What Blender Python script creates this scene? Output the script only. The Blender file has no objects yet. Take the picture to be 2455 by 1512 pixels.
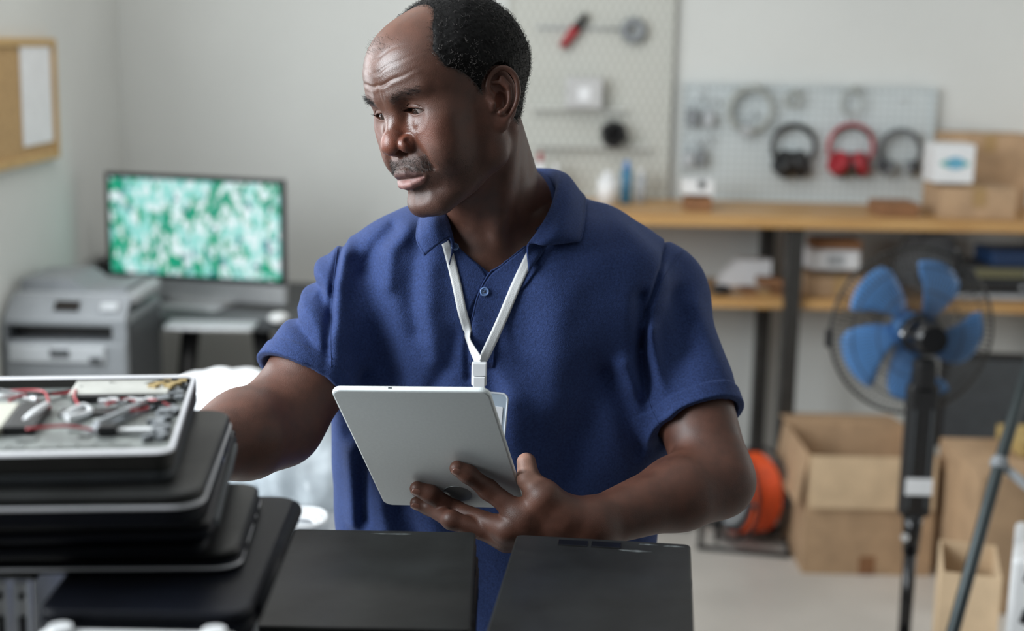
import bpy, bmesh, math, random
import numpy as np
from mathutils import Vector, Matrix
from mathutils.bvhtree import BVHTree

# ------------------------------------------------------------------ camera, world, light, exposure
FPX = 3410.0                      # focal length in pixels of the 2455 px wide frame
CX, CY = 1227.5, 756.0
PITCH = math.atan(646 / FPX)
ROLL = math.radians(1.2)
CAM = np.array([0.0, 0.0, 1.6])
_fw = np.array([0, math.cos(PITCH), -math.sin(PITCH)])
_r0 = np.array([1.0, 0, 0]); _u0 = np.array([0, math.sin(PITCH), math.cos(PITCH)])
_rt = math.cos(ROLL) * _r0 + math.sin(ROLL) * _u0
_up = -math.sin(ROLL) * _r0 + math.cos(ROLL) * _u0

def P(px, py, D):
    """world point seen at pixel (px,py) at distance D along world Y"""
    d = _fw + (px - CX) / FPX * _rt + (CY - py) / FPX * _up
    return CAM + d * (D / d[1])

def PZ(px, py, z):
    """world point seen at pixel (px,py) at height z"""
    d = _fw + (px - CX) / FPX * _rt + (CY - py) / FPX * _up
    return CAM + d * ((z - CAM[2]) / d[2])

sc = bpy.context.scene
COL = sc.collection
camd = bpy.data.cameras.new('camera'); cam = bpy.data.objects.new('camera', camd); COL.objects.link(cam)
camd.sensor_width = 36.0; camd.lens = FPX / 2455 * 36.0
camd.clip_start = 0.02
cam.matrix_world = Matrix(((_rt[0], _up[0], -_fw[0], CAM[0]), (_rt[1], _up[1], -_fw[1], CAM[1]), (_rt[2], _up[2], -_fw[2], CAM[2]), (0, 0, 0, 1)))
camd.dof.use_dof = True; camd.dof.focus_distance = 1.57; camd.dof.aperture_fstop = 2.9
camd.dof.aperture_blades = 0
sc.camera = cam
sc.view_settings.view_transform = 'Standard'; sc.view_settings.look = 'None'
sc.view_settings.gamma = 1.0; sc.view_settings.use_curve_mapping = False
sc.view_settings.exposure = 0.0

W = bpy.data.worlds.new('daylight'); sc.world = W; W.use_nodes = True
W.node_tree.nodes['Background'].inputs[0].default_value = (0.86, 0.93, 1.0, 1)
W.node_tree.nodes['Background'].inputs[1].default_value = 0.06

def area_light(name, loc, direction, sx, sy, power, color):
    l = bpy.data.lights.new(name, 'AREA'); l.shape = 'RECTANGLE'; l.size = sx; l.size_y = sy
    l.energy = power; l.color = color
    o = bpy.data.objects.new(name, l); COL.objects.link(o); o.location = loc
    o.rotation_euler = Vector(direction).to_track_quat('-Z', 'Y').to_euler()
    return o
# daylight at the left wall's windows; right and overhead lights are added fill
area_light('daylight_front_window', (-1.62, 1.10, 1.98), (1, 0.16, -0.34), 1.1, 1.2, 76, (0.90, 0.96, 1.0))
area_light('daylight_rear_window', (-1.62, 3.05, 1.75), (1, 0.30, -0.24), 1.5, 1.4, 50, (0.92, 0.97, 1.0))
area_light('added_fill_right', (3.42, 4.10, 1.30), (-1, .22, -.22), 1.4, 1.2, 20, (1.0, 0.99, 0.96))  # added fill for the wall under the bench, no window known here
area_light('added_fill_ceiling', (-.50, 3.7, 2.93), (0, .35, -1), 1.2, 1.2, 27, (1.0, 0.98, 0.94))  # unseen overhead light, added to brighten the back wall

# ------------------------------------------------------------------ helpers
rng = random.Random(7)
nrng = np.random.default_rng(5)

def tag(o, label=None, cat=None, group=None, kind=None):
    if label: o['label'] = label
    if cat: o['category'] = cat
    if group: o['group'] = group
    if kind: o['kind'] = kind
    return o

def empty(name, loc=(0, 0, 0), rz=0.0, label=None, cat=None, group=None):
    o = bpy.data.objects.new(name, None); COL.objects.link(o)
    o.location = tuple(loc); o.rotation_euler = (0, 0, rz); o.empty_display_size = 0.05
    return tag(o, label, cat, group)

def link(name, me, m=None, parent=None, smooth=False):
    o = bpy.data.objects.new(name, me); COL.objects.link(o)
    if m is not None:
        for mm in (m if isinstance(m, (list, tuple)) else [m]): me.materials.append(mm)
    if smooth: me.polygons.foreach_set('use_smooth', [True] * len(me.polygons))
    if parent is not None: o.parent = parent
    return o

def dup(root, loc=None, rz=None, label=None):
    r = root.copy(); COL.objects.link(r)
    if loc is not None: r.location = tuple(loc)
    if rz is not None: r.rotation_euler = (0, 0, rz)
    if label: r['label'] = label
    for ch in list(root.children):
        c = ch.copy(); COL.objects.link(c); c.parent = r
        for g in ch.children:
            d = g.copy(); COL.objects.link(d); d.parent = c
    return r

class MB:
    """collects shapes into one mesh"""
    def __init__(s): s.bm = bmesh.new()
    def box(s, c, size, rot=None, bevel=0.0, seg=2, mi=0):
        g = bmesh.ops.create_cube(s.bm, size=1.0); vs = g['verts']
        bmesh.ops.scale(s.bm, vec=Vector(size), verts=vs)
        fs = list({f for v in vs for f in v.link_faces})
        if bevel > 0:
            es = list({e for v in vs for e in v.link_edges})
            r = bmesh.ops.bevel(s.bm, geom=es, offset=bevel, segments=seg, affect='EDGES', profile=0.5)
            vs = list({v for f in r['faces'] for v in f.verts} | {v for v in vs if v.is_valid})
            fs = list({f for v in vs for f in v.link_faces})
        M = Matrix.Translation(Vector(c))
        if rot is not None: M = M @ (rot.to_4x4() if isinstance(rot, Matrix) else Matrix.Rotation(rot, 4, 'Z'))
        bmesh.ops.transform(s.bm, matrix=M, verts=vs)
        for f in fs: f.material_index = mi
        return s
    def cyl(s, a, b, r1, r2=None, n=24, mi=0, cap=True):
        a = Vector(a); b = Vector(b); r2 = r1 if r2 is None else r2
        d = b - a
        M = Matrix.Translation((a + b) / 2) @ d.to_track_quat('Z', 'Y').to_matrix().to_4x4()
        g = bmesh.ops.create_cone(s.bm, cap_ends=cap, segments=n, radius1=r1, radius2=r2, depth=d.length, matrix=M)
        for v in g['verts']:
            for f in v.link_faces: f.material_index = mi; f.smooth = len(f.verts) == 4
        return s
    def sph(s, c, r, n=16, mi=0, scale=(1, 1, 1)):
        M = Matrix.Translation(Vector(c)) @ Matrix.Diagonal((*scale, 1))
        g = bmesh.ops.create_uvsphere(s.bm, u_segments=n, v_segments=max(6, n // 2), radius=r, matrix=M)
        for v in g['verts']:
            for f in v.link_faces: f.material_index = mi; f.smooth = True
        return s
    def tube(s, pts, r, n=8, closed=False, mi=0, flat=1.0, up=None):
        pts = [Vector(p) for p in pts]; N = len(pts); rings = []
        prev = None
        for i, p in enumerate(pts):
            if closed: t = pts[(i + 1) % N] - pts[i - 1]
            else: t = pts[min(i + 1, N - 1)] - pts[max(i - 1, 0)]
            t.normalize()
            if prev is None:
                u = Vector(up) if up is not None else (Vector((0, 0, 1)) if abs(t.z) < .9 else Vector((1, 0, 0)))
            else: u = prev
            u = (u - t * u.dot(t)).normalized(); prev = u; w = t.cross(u)
            rr = r[i] if hasattr(r, '__len__') else r
            rings.append([s.bm.verts.new(p + (u * math.cos(2 * math.pi * k / n) * flat + w * math.sin(2 * math.pi * k / n)) * rr) for k in range(n)])
        for i in range(N if closed else N - 1):
            A, B = rings[i], rings[(i + 1) % N]
            for k in range(n):
                f = s.bm.faces.new((A[k], A[(k + 1) % n], B[(k + 1) % n], B[k])); f.smooth = True; f.material_index = mi
        if not closed:
            for R_, rev in ((rings[0], True), (rings[-1], False)):
                f = s.bm.faces.new(R_[::-1] if rev else R_); f.material_index = mi
        return s
    def torus(s, c, R, r, axis=(0, 0, 1), n=48, m=8, a0=0, a1=2 * math.pi, mi=0, sx=1.0, sy=1.0):
        q = Vector(axis).to_track_quat('Z', 'Y'); c = Vector(c)
        full = abs(a1 - a0 - 2 * math.pi) < 1e-6
        k = n if full else n + 1
        pts = [c + q @ Vector((R * sx * math.cos(a0 + (a1 - a0) * i / n), R * sy * math.sin(a0 + (a1 - a0) * i / n), 0)) for i in range(k)]
        return s.tube(pts, r, m, closed=full, mi=mi)
    def prism(s, poly, h, M=None, mi=0):
        """poly in XY extruded from z=0 to z=h, then transformed by M"""
        M = M or Matrix.Identity(4)
        A = [s.bm.verts.new(M @ Vector((x, y, 0))) for x, y in poly]
        B = [s.bm.verts.new(M @ Vector((x, y, h))) for x, y in poly]
        fs = [s.bm.faces.new(A[::-1]), s.bm.faces.new(B)]
        n = len(poly)
        for i in range(n): fs.append(s.bm.faces.new((A[i], A[(i + 1) % n], B[(i + 1) % n], B[i])))
        for f in fs: f.material_index = mi
        return s
    def quad(s, pts, mi=0):
        f = s.bm.faces.new([s.bm.verts.new(Vector(p)) for p in pts]); f.material_index = mi; return s
    def grid(s, G, thick=0.0, mi=0, smooth=True):
        """G: array (n,m,3) -> surface, optionally thickened along its normals"""
        G = np.asarray(G, float); n, m = G.shape[:2]
        du = np.gradient(G, axis=0); dv = np.gradient(G, axis=1)
        N = np.cross(du, dv); N /= np.linalg.norm(N, axis=2, keepdims=True) + 1e-12
        def lay(X): return [[s.bm.verts.new(Vector(X[i, j])) for j in range(m)] for i in range(n)]
        A = lay(G + N * thick / 2)
        def faces(L, rev):
            for i in range(n - 1):
                for j in range(m - 1):
                    q = (L[i][j], L[i + 1][j], L[i + 1][j + 1], L[i][j + 1])
                    f = s.bm.faces.new(q[::-1] if rev else q); f.smooth = smooth; f.material_index = mi
        faces(A, False)
        if thick > 0:
            B = lay(G - N * thick / 2); faces(B, True)
            ring = [(i, 0) for i in range(n)] + [(n - 1, j) for j in range(1, m)] + [(i, m - 1) for i in range(n - 2, -1, -1)] + [(0, j) for j in range(m - 2, 0, -1)]
            for k in range(len(ring)):
                (i, j), (p, q) = ring[k], ring[(k + 1) % len(ring)]
                f = s.bm.faces.new((A[p][q], A[i][j], B[i][j], B[p][q])); f.material_index = mi
        return s
    def build(s, name, m=None, parent=None, smooth=None):
        bmesh.ops.recalc_face_normals(s.bm, faces=s.bm.faces)
        me = bpy.data.meshes.new(name); s.bm.to_mesh(me); s.bm.free()
        o = link(name, me, m, parent)
        if smooth: me.polygons.foreach_set('use_smooth', [True] * len(me.polygons))
        return o

def rrect(w, d, r, n=6):
    pts = []
    for cx, cy, a in ((w / 2 - r, d / 2 - r, 0), (-w / 2 + r, d / 2 - r, 90), (-w / 2 + r, -d / 2 + r, 180), (w / 2 - r, -d / 2 + r, 270)):
        for i in range(n + 1):
            t = math.radians(a + 90 * i / n); pts.append((cx + r * math.cos(t), cy + r * math.sin(t)))
    return pts

def slab(mb, w, d, h, r, bev, z0=0, c=(0, 0), mi=0, n=6):
    """rounded slab with softened top and bottom rims"""
    prof = [(bev, 0), (bev * .3, bev * .3), (0, bev), (0, h - bev), (bev * .3, h - bev * .3), (bev, h)]
    rings = []
    for ins, z in prof:
        rings.append([mb.bm.verts.new((c[0] + x, c[1] + y, z0 + z)) for x, y in rrect(w - 2 * ins, d - 2 * ins, max(r - ins, .0004), n)])
    k = len(rings[0])
    for A, B in zip(rings, rings[1:]):
        for i in range(k):
            f = mb.bm.faces.new((A[i], A[(i + 1) % k], B[(i + 1) % k], B[i])); f.material_index = mi
    f = mb.bm.faces.new(rings[0][::-1]); f.material_index = mi
    f = mb.bm.faces.new(rings[-1]); f.material_index = mi
    return mb

# ------------------------------------------------------------------ materials
def mat(name, color, rough=0.5, metal=0.0, noise=0.0, nscale=30.0, bump=0.0, bscale=80.0, spec=0.5, coat=0.0, trans=0.0, emit=None, estr=0.0, c2=None, alpha=1.0, sheen=0.0):
    m = bpy.data.materials.new(name); m.use_nodes = True; nt = m.node_tree; b = nt.nodes['Principled BSDF']
    b.inputs['Base Color'].default_value = (*color, 1); b.inputs['Roughness'].default_value = rough
    b.inputs['Metallic'].default_value = metal; b.inputs['Specular IOR Level'].default_value = spec
    b.inputs['Coat Weight'].default_value = coat; b.inputs['Transmission Weight'].default_value = trans
    b.inputs['Alpha'].default_value = alpha; b.inputs['Sheen Weight'].default_value = sheen
    if emit: b.inputs['Emission Color'].default_value = (*emit, 1); b.inputs['Emission Strength'].default_value = estr
    tc = nt.nodes.new('ShaderNodeTexCoord')
    if noise > 0 or c2:
        n = nt.nodes.new('ShaderNodeTexNoise'); n.inputs['Scale'].default_value = nscale; n.inputs['Detail'].default_value = 4
        nt.links.new(tc.outputs['Object'], n.inputs['Vector'])
        r = nt.nodes.new('ShaderNodeMix'); r.data_type = 'RGBA'
        cc = c2 or tuple(max(0, c * (1 - noise)) for c in color); cd = color if c2 else tuple(min(1, c * (1 + noise)) for c in color)
        r.inputs['A'].default_value = (*cc, 1); r.inputs['B'].default_value = (*cd, 1)
        mr = nt.nodes.new('ShaderNodeMapRange'); mr.inputs[1].default_value = .35; mr.inputs[2].default_value = .65
        nt.links.new(n.outputs['Fac'], mr.inputs[0]); nt.links.new(mr.outputs[0], r.inputs['Factor']); nt.links.new(r.outputs['Result'], b.inputs['Base Color'])
    if bump > 0:
        n = nt.nodes.new('ShaderNodeTexNoise'); n.inputs['Scale'].default_value = bscale; n.inputs['Detail'].default_value = 3
        nt.links.new(tc.outputs['Object'], n.inputs['Vector'])
        bn = nt.nodes.new('ShaderNodeBump'); bn.inputs['Strength'].default_value = bump; bn.inputs['Distance'].default_value = 0.002
        nt.links.new(n.outputs['Fac'], bn.inputs['Height']); nt.links.new(bn.outputs['Normal'], b.inputs['Normal'])
    return m

M = {}
M['wall'] = mat('painted_wall', (0.64, 0.65, 0.63), .85, noise=.02, nscale=3)
M['ceiling'] = mat('painted_ceiling', (0.7, 0.7, 0.69), .9, noise=.02, nscale=3)
M['tabletop'] = mat('pale_table_laminate', (0.40, 0.42, 0.445), .35, noise=.03, nscale=4)
M['floor'] = mat('floor_screed', (0.60, 0.57, 0.53), .42, noise=.12, nscale=1.6)
M['black'] = mat('black_plastic', (0.012, 0.012, 0.013), .42, noise=.15, nscale=40)
M['black_gloss'] = mat('glossy_black_plastic', (0.008, 0.008, 0.009), .18, noise=.1, nscale=40)
M['dark'] = mat('dark_grey_plastic', (0.05, 0.055, 0.06), .5, noise=.1, nscale=30)
M['grey'] = mat('grey_plastic', (0.22, 0.235, 0.25), .5, noise=.05, nscale=20)
M['lgrey'] = mat('light_grey_plastic', (0.42, 0.44, 0.46), .5, noise=.05, nscale=20)
M['white'] = mat('white_plastic', (0.78, 0.79, 0.80), .4, noise=.02, nscale=20)
M['paper'] = mat('white_paper', (0.80, 0.81, 0.83), .8, noise=.03, nscale=20)
M['card'] = mat('cardboard', (0.45, 0.30, 0.18), .85, noise=.10, nscale=14, bump=.2, bscale=60)
M['card_light'] = mat('pale_cardboard', (0.60, 0.44, 0.28), .85, noise=.08, nscale=14, bump=.2, bscale=60)
M['card_dark'] = mat('brown_cardboard', (0.25, 0.12, 0.055), .85, noise=.10, nscale=14)
M['tape'] = mat('parcel_tape', (0.40, 0.26, 0.12), .3, noise=.05)
M['steel'] = mat('dark_steel', (0.045, 0.043, 0.04), .45, metal=.4, noise=.15, nscale=20)
M['chrome'] = mat('chrome', (0.75, 0.76, 0.78), .2, metal=1.0, noise=.02)
M['alu'] = mat('brushed_aluminium', (0.60, 0.61, 0.62), .35, metal=.9, noise=.05, nscale=60)
M['blue'] = mat('blue_fan_plastic', (0.10, 0.28, 0.62), .35, noise=.05, nscale=10)
M['red'] = mat('red_plastic', (0.35, 0.02, 0.03), .4, noise=.1)
M['orange'] = mat('orange_cable', (0.80, 0.10, 0.02), .5, noise=.1, nscale=30)
M['cork'] = mat('cork', (0.46, 0.30, 0.14), .9, noise=.16, nscale=90, bump=.4, bscale=200)
M['pine'] = mat('pine_frame', (0.52, 0.34, 0.14), .55, noise=.1, nscale=12)

def wood_mat(name, c1, c2, sx=1.2, sy=14.0):
    m = mat(name, c1, .45); nt = m.node_tree; b = nt.nodes['Principled BSDF']
    tc = nt.nodes.new('ShaderNodeTexCoord'); mp = nt.nodes.new('ShaderNodeMapping'); mp.inputs['Scale'].default_value = (sx, sy, sy)
    n = nt.nodes.new('ShaderNodeTexNoise'); n.inputs['Scale'].default_value = 3; n.inputs['Detail'].default_value = 6; n.inputs['Distortion'].default_value = .6
    cr = nt.nodes.new('ShaderNodeMix'); cr.data_type = 'RGBA'; cr.inputs['A'].default_value = (*c1, 1); cr.inputs['B'].default_value = (*c2, 1)
    nt.links.new(tc.outputs['Object'], mp.inputs[0]); nt.links.new(mp.outputs[0], n.inputs['Vector'])
    mr = nt.nodes.new('ShaderNodeMapRange'); mr.inputs[1].default_value = .3; mr.inputs[2].default_value = .7
    nt.links.new(n.outputs['Fac'], mr.inputs[0]); nt.links.new(mr.outputs[0], cr.inputs['Factor']); nt.links.new(cr.outputs['Result'], b.inputs['Base Color'])
    return m
M['wood'] = wood_mat('oiled_wood_worktop', (0.42, 0.22, 0.075), (0.56, 0.34, 0.14))

def pegboard_mat(name, color, pitch, holecol, r=0.28, slot=1.0, stagger=False):
    """board face with a regular grid of holes; X and Z are the object's own axes"""
    m = mat(name, color, .55); nt = m.node_tree; b = nt.nodes['Principled BSDF']; L = nt.links.new
    tc = nt.nodes.new('ShaderNodeTexCoord'); sp = nt.nodes.new('ShaderNodeSeparateXYZ'); L(tc.outputs['Object'], sp.inputs[0])
    def mth(op, a, b_=None, c=None):
        n = nt.nodes.new('ShaderNodeMath'); n.operation = op
        for i, v in enumerate((a, b_, c)):
            if v is None: continue
            if isinstance(v, (int, float)): n.inputs[i].default_value = v
            else: L(v, n.inputs[i])
        return n.outputs[0]
    z = mth('DIVIDE', sp.outputs['Z'], pitch)
    x = mth('DIVIDE', sp.outputs['X'], pitch)
    if stagger: x = mth('ADD', x, mth('MULTIPLY', mth('FLOORED_MODULO', mth('FLOOR', z), 2.0), .5))
    fx = mth('SUBTRACT', mth('FRACT', x), .5); fz = mth('MULTIPLY', mth('SUBTRACT', mth('FRACT', z), .5), slot)
    d = mth('SQRT', mth('ADD', mth('MULTIPLY', fx, fx), mth('MULTIPLY', fz, fz)))
    k = mth('LESS_THAN', d, r)
    mx = nt.nodes.new('ShaderNodeMix'); mx.data_type = 'RGBA'; mx.inputs['A'].default_value = (*color, 1); mx.inputs['B'].default_value = (*holecol, 1)
    L(k, mx.inputs['Factor']); L(mx.outputs['Result'], b.inputs['Base Color'])
    return m
# ------------------------------------------------------------------ the room
BACK, LEFT, RIGHT, CEIL = 5.25, -1.445, 3.3, 2.95
def struct(o): o['kind'] = 'structure'; return o
struct(MB().box(((LEFT + RIGHT) / 2, 2.2, -.05), (RIGHT - LEFT + .4, 6.5, .1)).build('floor', M['floor']))
struct(MB().box(((LEFT + RIGHT) / 2, 2.2, CEIL + .05), (RIGHT - LEFT + .4, 6.5, .1)).build('ceiling', M['ceiling']))
struct(MB().box(((LEFT + RIGHT) / 2, BACK + .05, CEIL / 2), (RIGHT - LEFT + .4, .1, CEIL)).build('wall_back', M['wall']))
wr_ = MB()
for y0, y1, z0, z1 in ((-1.0, BACK, 0, .75), (-1.0, BACK, 2.0, CEIL), (-1.0, 3.35, .75, 2.0), (4.85, BACK, .75, 2.0)): wr_.box((RIGHT + .05, (y0 + y1) / 2, (z0 + z1) / 2), (.1, y1 - y0, z1 - z0))
struct(wr_.build('wall_right', M['wall']))
f = MB()
for y in (3.37, 4.1, 4.83): f.box((RIGHT + .06, y, 1.375), (.05, .04, 1.25), bevel=.004)
for z in (.77, 1.98): f.box((RIGHT + .06, 4.1, z), (.05, 1.5, .04), bevel=.004)
struct(f.build('window_3', M['white']))  # invented opening and frame, added around the right fill light
# left wall with two window openings (both outside the picture, they let the daylight in)
wl = MB()
def wall_piece(y0, y1, z0, z1): wl.box((LEFT - .05, (y0 + y1) / 2, (z0 + z1) / 2), (.1, y1 - y0, z1 - z0))
wall_piece(-1.0, BACK, 0, .85); wall_piece(-1.0, BACK, 2.65, CEIL)
wall_piece(-1.0, .35, .85, 2.65); wall_piece(2.15, 2.35, .85, 2.65); wall_piece(3.75, BACK, .85, 2.65)
struct(wl.build('wall_left', M['wall']))
for i, (y0, y1) in enumerate(((.35, 2.15), (2.35, 3.75))):
    f = MB(); z0, z1 = .85, 2.65
    for y in (y0 + .02, (y0 + y1) / 2, y1 - .02): f.box((LEFT - .06, y, (z0 + z1) / 2), (.05, .04, z1 - z0), bevel=.004)
    for z in (z0 + .02, z1 - .02): f.box((LEFT - .06, (y0 + y1) / 2, z), (.05, y1 - y0, .04), bevel=.004)
    struct(f.build('window_%d' % (i + 1), M['white']))
# ------------------------------------------------------------------ cork board on the left wall
def on_left(px, py, x=LEFT):
    """point of the left wall seen at that pixel"""
    d = _fw + (px - CX) / FPX * _rt + (CY - py) / FPX * _up
    return CAM + d * ((x - CAM[0]) / d[0])
a = on_left(116, 92); b = on_left(112, 380)
y1 = a[1]; z1 = a[2]; z0 = b[2]; y0 = y1 - .62
cb = empty('cork_board', (LEFT, (y0 + y1) / 2, (z0 + z1) / 2), 0, 'cork notice board in a pine frame hanging on the left wall', 'notice board')
hw, hh = (y1 - y0) / 2, (z1 - z0) / 2
MB().box((.010, 0, 0), (.010, 2 * hw - .02, 2 * hh - .02)).build('cork_panel', M['cork'], cb)
f = MB()
for s in (-1, 1):
    f.box((.012, s * (hw - .012), 0), (.024, .024, 2 * hh), bevel=.003)
    f.box((.012, 0, s * (hh - .012)), (.024, 2 * hw - .048, .024), bevel=.003)
f.build('frame', M['pine'], cb)
pa = on_left(104, 105); pb = on_left(42, 352)
ps = MB().box((0, 0, 0), (.004, abs(pa[1] - pb[1]), pa[2] - pb[2]), bevel=.001)
o = ps.build('paper_sheet', M['paper']); o.location = (LEFT + .0180, (pa[1] + pb[1]) / 2, (pa[2] + pb[2]) / 2)
tag(o, 'blank white paper sheet pinned on the cork notice board', 'paper')

# ------------------------------------------------------------------ computer desk with monitor against the back wall
DZ = .74
d0 = PZ(395, 775, DZ)
dk = empty('computer_desk', (-.685, 4.74, 0), 0, 'dark computer desk on black legs under the green circuit monitor', 'desk')
MB().box((0, 0, DZ - .02), (1.40, .72, .04), bevel=.004).build('desktop', M['dark'], dk)
for sx in (-1, 1):
    for yy in (-.30, .30):
        MB().cyl((sx * .60, yy, DZ - .04), (sx * .66, yy * 1.05, 0), .028, .020, 14).build('leg', M['black'], dk)
for xx in (-.34, -.12):
    MB().cyl((xx, -.28, DZ - .04), (xx + (.10 if xx > -.2 else -.07), -.33, 0), .030, .022, 14).build('leg', M['black'], dk)
# monitor
mz0, mD = P(480, 672, 4.62)[2], 4.62
tl, tr, bl_, br = (P(254, 422, 4.66), P(676, 421, 4.52), P(262, 673, 4.66), P(690, 670, 4.52))
mw = float(np.linalg.norm(((tr - tl) + (br - bl_)) / 2)); mh = float((tl[2] + tr[2] - bl_[2] - br[2]) / 2)
mc = (tl + tr + bl_ + br) / 4
mon = empty('monitor', (mc[0], mc[1], DZ), math.atan2((tr - tl)[1], (tr - tl)[0]), 'wide monitor showing a green circuit board picture on the desk', 'monitor')
cz = mc[2] - DZ
tilt = Matrix.Rotation(math.radians(-4), 3, 'X')
MB().box((0, .018, cz - .035), (mw, .030, mh + .07), bevel=.008).build('casing', M['alu'], mon)
MB().box((0, .000, cz), (mw + .006, .008, mh + .004), bevel=.003).build('bezel', M['black_gloss'], mon)
scm = mat('circuit_board_picture', (0, .4, .25), .4)
nt = scm.node_tree; L = nt.links.new; bs = nt.nodes['Principled BSDF']
tc = nt.nodes.new('ShaderNodeTexCoord')
def vor(scale, sxy, dist='CHEBYCHEV'):
    mp = nt.nodes.new('ShaderNodeMapping'); mp.inputs['Scale'].default_value = (sxy[0], 1, sxy[1]); L(tc.outputs['Object'], mp.inputs[0])
    v = nt.nodes.new('ShaderNodeTexVoronoi'); v.distance = dist; v.inputs['Scale'].default_value = scale; L(mp.outputs[0], v.inputs['Vector']); return v
def ramp(sock, a, b):
    mr = nt.nodes.new('ShaderNodeMapRange'); mr.inputs[1].default_value = a; mr.inputs[2].default_value = b; L(sock, mr.inputs[0]); return mr.outputs[0]
def mixc(fac, A, B):
    x = nt.nodes.new('ShaderNodeMix'); x.data_type = 'RGBA'
    L(fac, x.inputs['Factor'])
    for k, v in (('A', A), ('B', B)):
        if isinstance(v, tuple): x.inputs[k].default_value = (*v, 1)
        else: L(v, x.inputs[k])
    return x.outputs['Result']
nz = nt.nodes.new('ShaderNodeTexNoise'); nz.inputs['Scale'].default_value = 7; nz.inputs['Detail'].default_value = 2; L(tc.outputs['Object'], nz.inputs['Vector'])
v1 = vor(36, (1.0, .5)); v2 = vor(70, (1, .6)); v3 = vor(26, (1, 1), 'EUCLIDEAN')
sv1 = nt.nodes.new('ShaderNodeSeparateColor'); L(v1.outputs['Color'], sv1.inputs[0])
sv2 = nt.nodes.new('ShaderNodeSeparateColor'); L(v2.outputs['Color'], sv2.inputs[0])
g = mixc(ramp(nz.outputs['Fac'], .3, .7), (0.0, .42, .20), (0.0, .33, .20))
dens = nt.nodes.new('ShaderNodeMath'); dens.operation = 'ADD'; L(sv1.outputs[0], dens.inputs[0]); L(ramp(nz.outputs['Fac'], .62, .36), dens.inputs[1])
g = mixc(ramp(dens.outputs[0], .88, .96), g, (.33, .78, .72))
g = mixc(ramp(sv2.outputs[0], .66, .70), g, (.82, .98, 1.0))
g = mixc(ramp(sv2.outputs[1], .93, .95), g, (.03, .16, .22))
g = mixc(ramp(v3.outputs['Distance'], .16, .13), g, (.55, .80, .74))
L(g, bs.inputs['Emission Color']); bs.inputs['Emission Strength'].default_value = .92
bs.inputs['Base Color'].default_value = (0.01, 0.01, 0.01, 1)
MB().box((0, -.005, cz), (mw - .030, .004, mh - .030)).build('screen', scm, mon)
MB().box((0, .022, (cz - mh / 2) / 2), (.15, .02, cz - mh / 2 + .10), bevel=.006).build('stand', M['alu'], mon)
slabm = MB(); slab(slabm, .22, .18, .010, .02, .002); slabm.build('stand_base', M['alu'], mon)
# things on the desk
kb = empty('keyboard', PZ(505, 785, DZ), .02, 'pale slim keyboard lying in front of the circuit monitor', 'keyboard')
k_ = MB(); slab(k_, .27, .115, .010, .008, .002); k_.build('tray', M['alu'], kb)
k_ = MB()
for r_ in range(5):
    for c_ in range(14): k_.box((-.120 + c_ * .0185, -.042 + r_ * .021, .011), (.0160, .018, .005), bevel=.001, seg=1)
k_.build('keys', M['lgrey'], kb)
ms = PZ(668, 770, DZ)
o = MB().sph((0, 0, .012), .05, 16, scale=(.62, 1, .30)).build('computer_mouse', M['white']); o.location = ms
tag(o, 'white computer mouse right of the pale keyboard', 'mouse')

# ------------------------------------------------------------------ printer on a low cabinet, packing table in front of the desk
PY, PB = 3.92, .55                                   # printer front distance, top of its cabinet
cb2 = empty('low_cabinet', (-1.25, PY + .20, 0), 0, 'grey low cabinet carrying the laser printer', 'cabinet')
MB().box((0, 0, PB / 2), (.37, .42, PB), bevel=.004).build('body', M['dark'], cb2)
for k in range(2):
    d_ = MB().box((0, -.214, PB * (.27 + .48 * k)), (.35, .012, PB * .44), bevel=.003).build('drawer', M['grey'], cb2)
    MB().box((0, -.225, PB * (.27 + .48 * k)), (.10, .012, .012), bevel=.003).build('handle', M['alu'], d_)
x0p, x1p = LEFT + .012, float(P(302, 760, PY)[0]); pw = x1p - x0p; pd = .40
zf = lambda py: float(P(150, py, PY)[2]) - PB
pr = empty('laser_printer', ((x0p + x1p) / 2, PY, PB), 0, 'grey multifunction laser printer with a dark paper slot, left of the monitor', 'printer')
X = lambda px: float(P(px, 760, PY)[0]) - (x0p + x1p) / 2
s0, s1, zt0 = zf(818), zf(782), zf(762)
b_ = MB()
b_.box((0, pd / 2, s0 / 2), (pw, pd, s0), bevel=.010)
b_.box((0, pd / 2, (s1 + zt0) / 2), (pw, pd, zt0 - s1), bevel=.006)
for a, b in ((-pw / 2, X(12)), (X(268), pw / 2)): b_.box(((a + b) / 2, pd / 2, (s0 + s1) / 2), (b - a, pd, s1 - s0 + .004))
b_.box((0, pd / 2 + .06, (s0 + s1) / 2), (pw - .02, pd - .13, s1 - s0 + .004))
b_.build('body', M['grey'], pr)
MB().box(((X(12) + X(268)) / 2, .074, (s0 + s1) / 2), (X(268) - X(12) - .002, .014, s1 - s0 - .002)).build('output_slot', M['black'], pr)
MB().box(((X(20) + X(250)) / 2, -.004, zf(848)), (X(250) - X(20), .012, zf(828) - zf(868)), bevel=.004).build('paper_tray', M['lgrey'], pr)
MB().box((X(142), -.012, zf(845)), (.055, .008, .022), bevel=.003).build('tray_handle', M['dark'], pr)
MB().box((X(228), -.012, zf(860)), (.034, .006, .018), bevel=.002).build('nameplate', M['dark'], pr)
sl = MB(); slab(sl, pw + .004, pd - .10, .030, .02, .006, z0=zt0 + .022, c=(0, pd / 2 + .055)); sl.build('scanner_unit', M['lgrey'], pr)
R35 = Matrix.Rotation(math.radians(-52), 3, 'X')
MB().box((0, .045, zt0 + .022), (pw - .006, .012, .100), rot=R35, bevel=.004).build('control_panel', M['grey'], pr)
MB().box((X(152), .034, zt0 + .028), (.070, .006, .036), rot=R35, bevel=.002).build('display', M['black_gloss'], pr)
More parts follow.
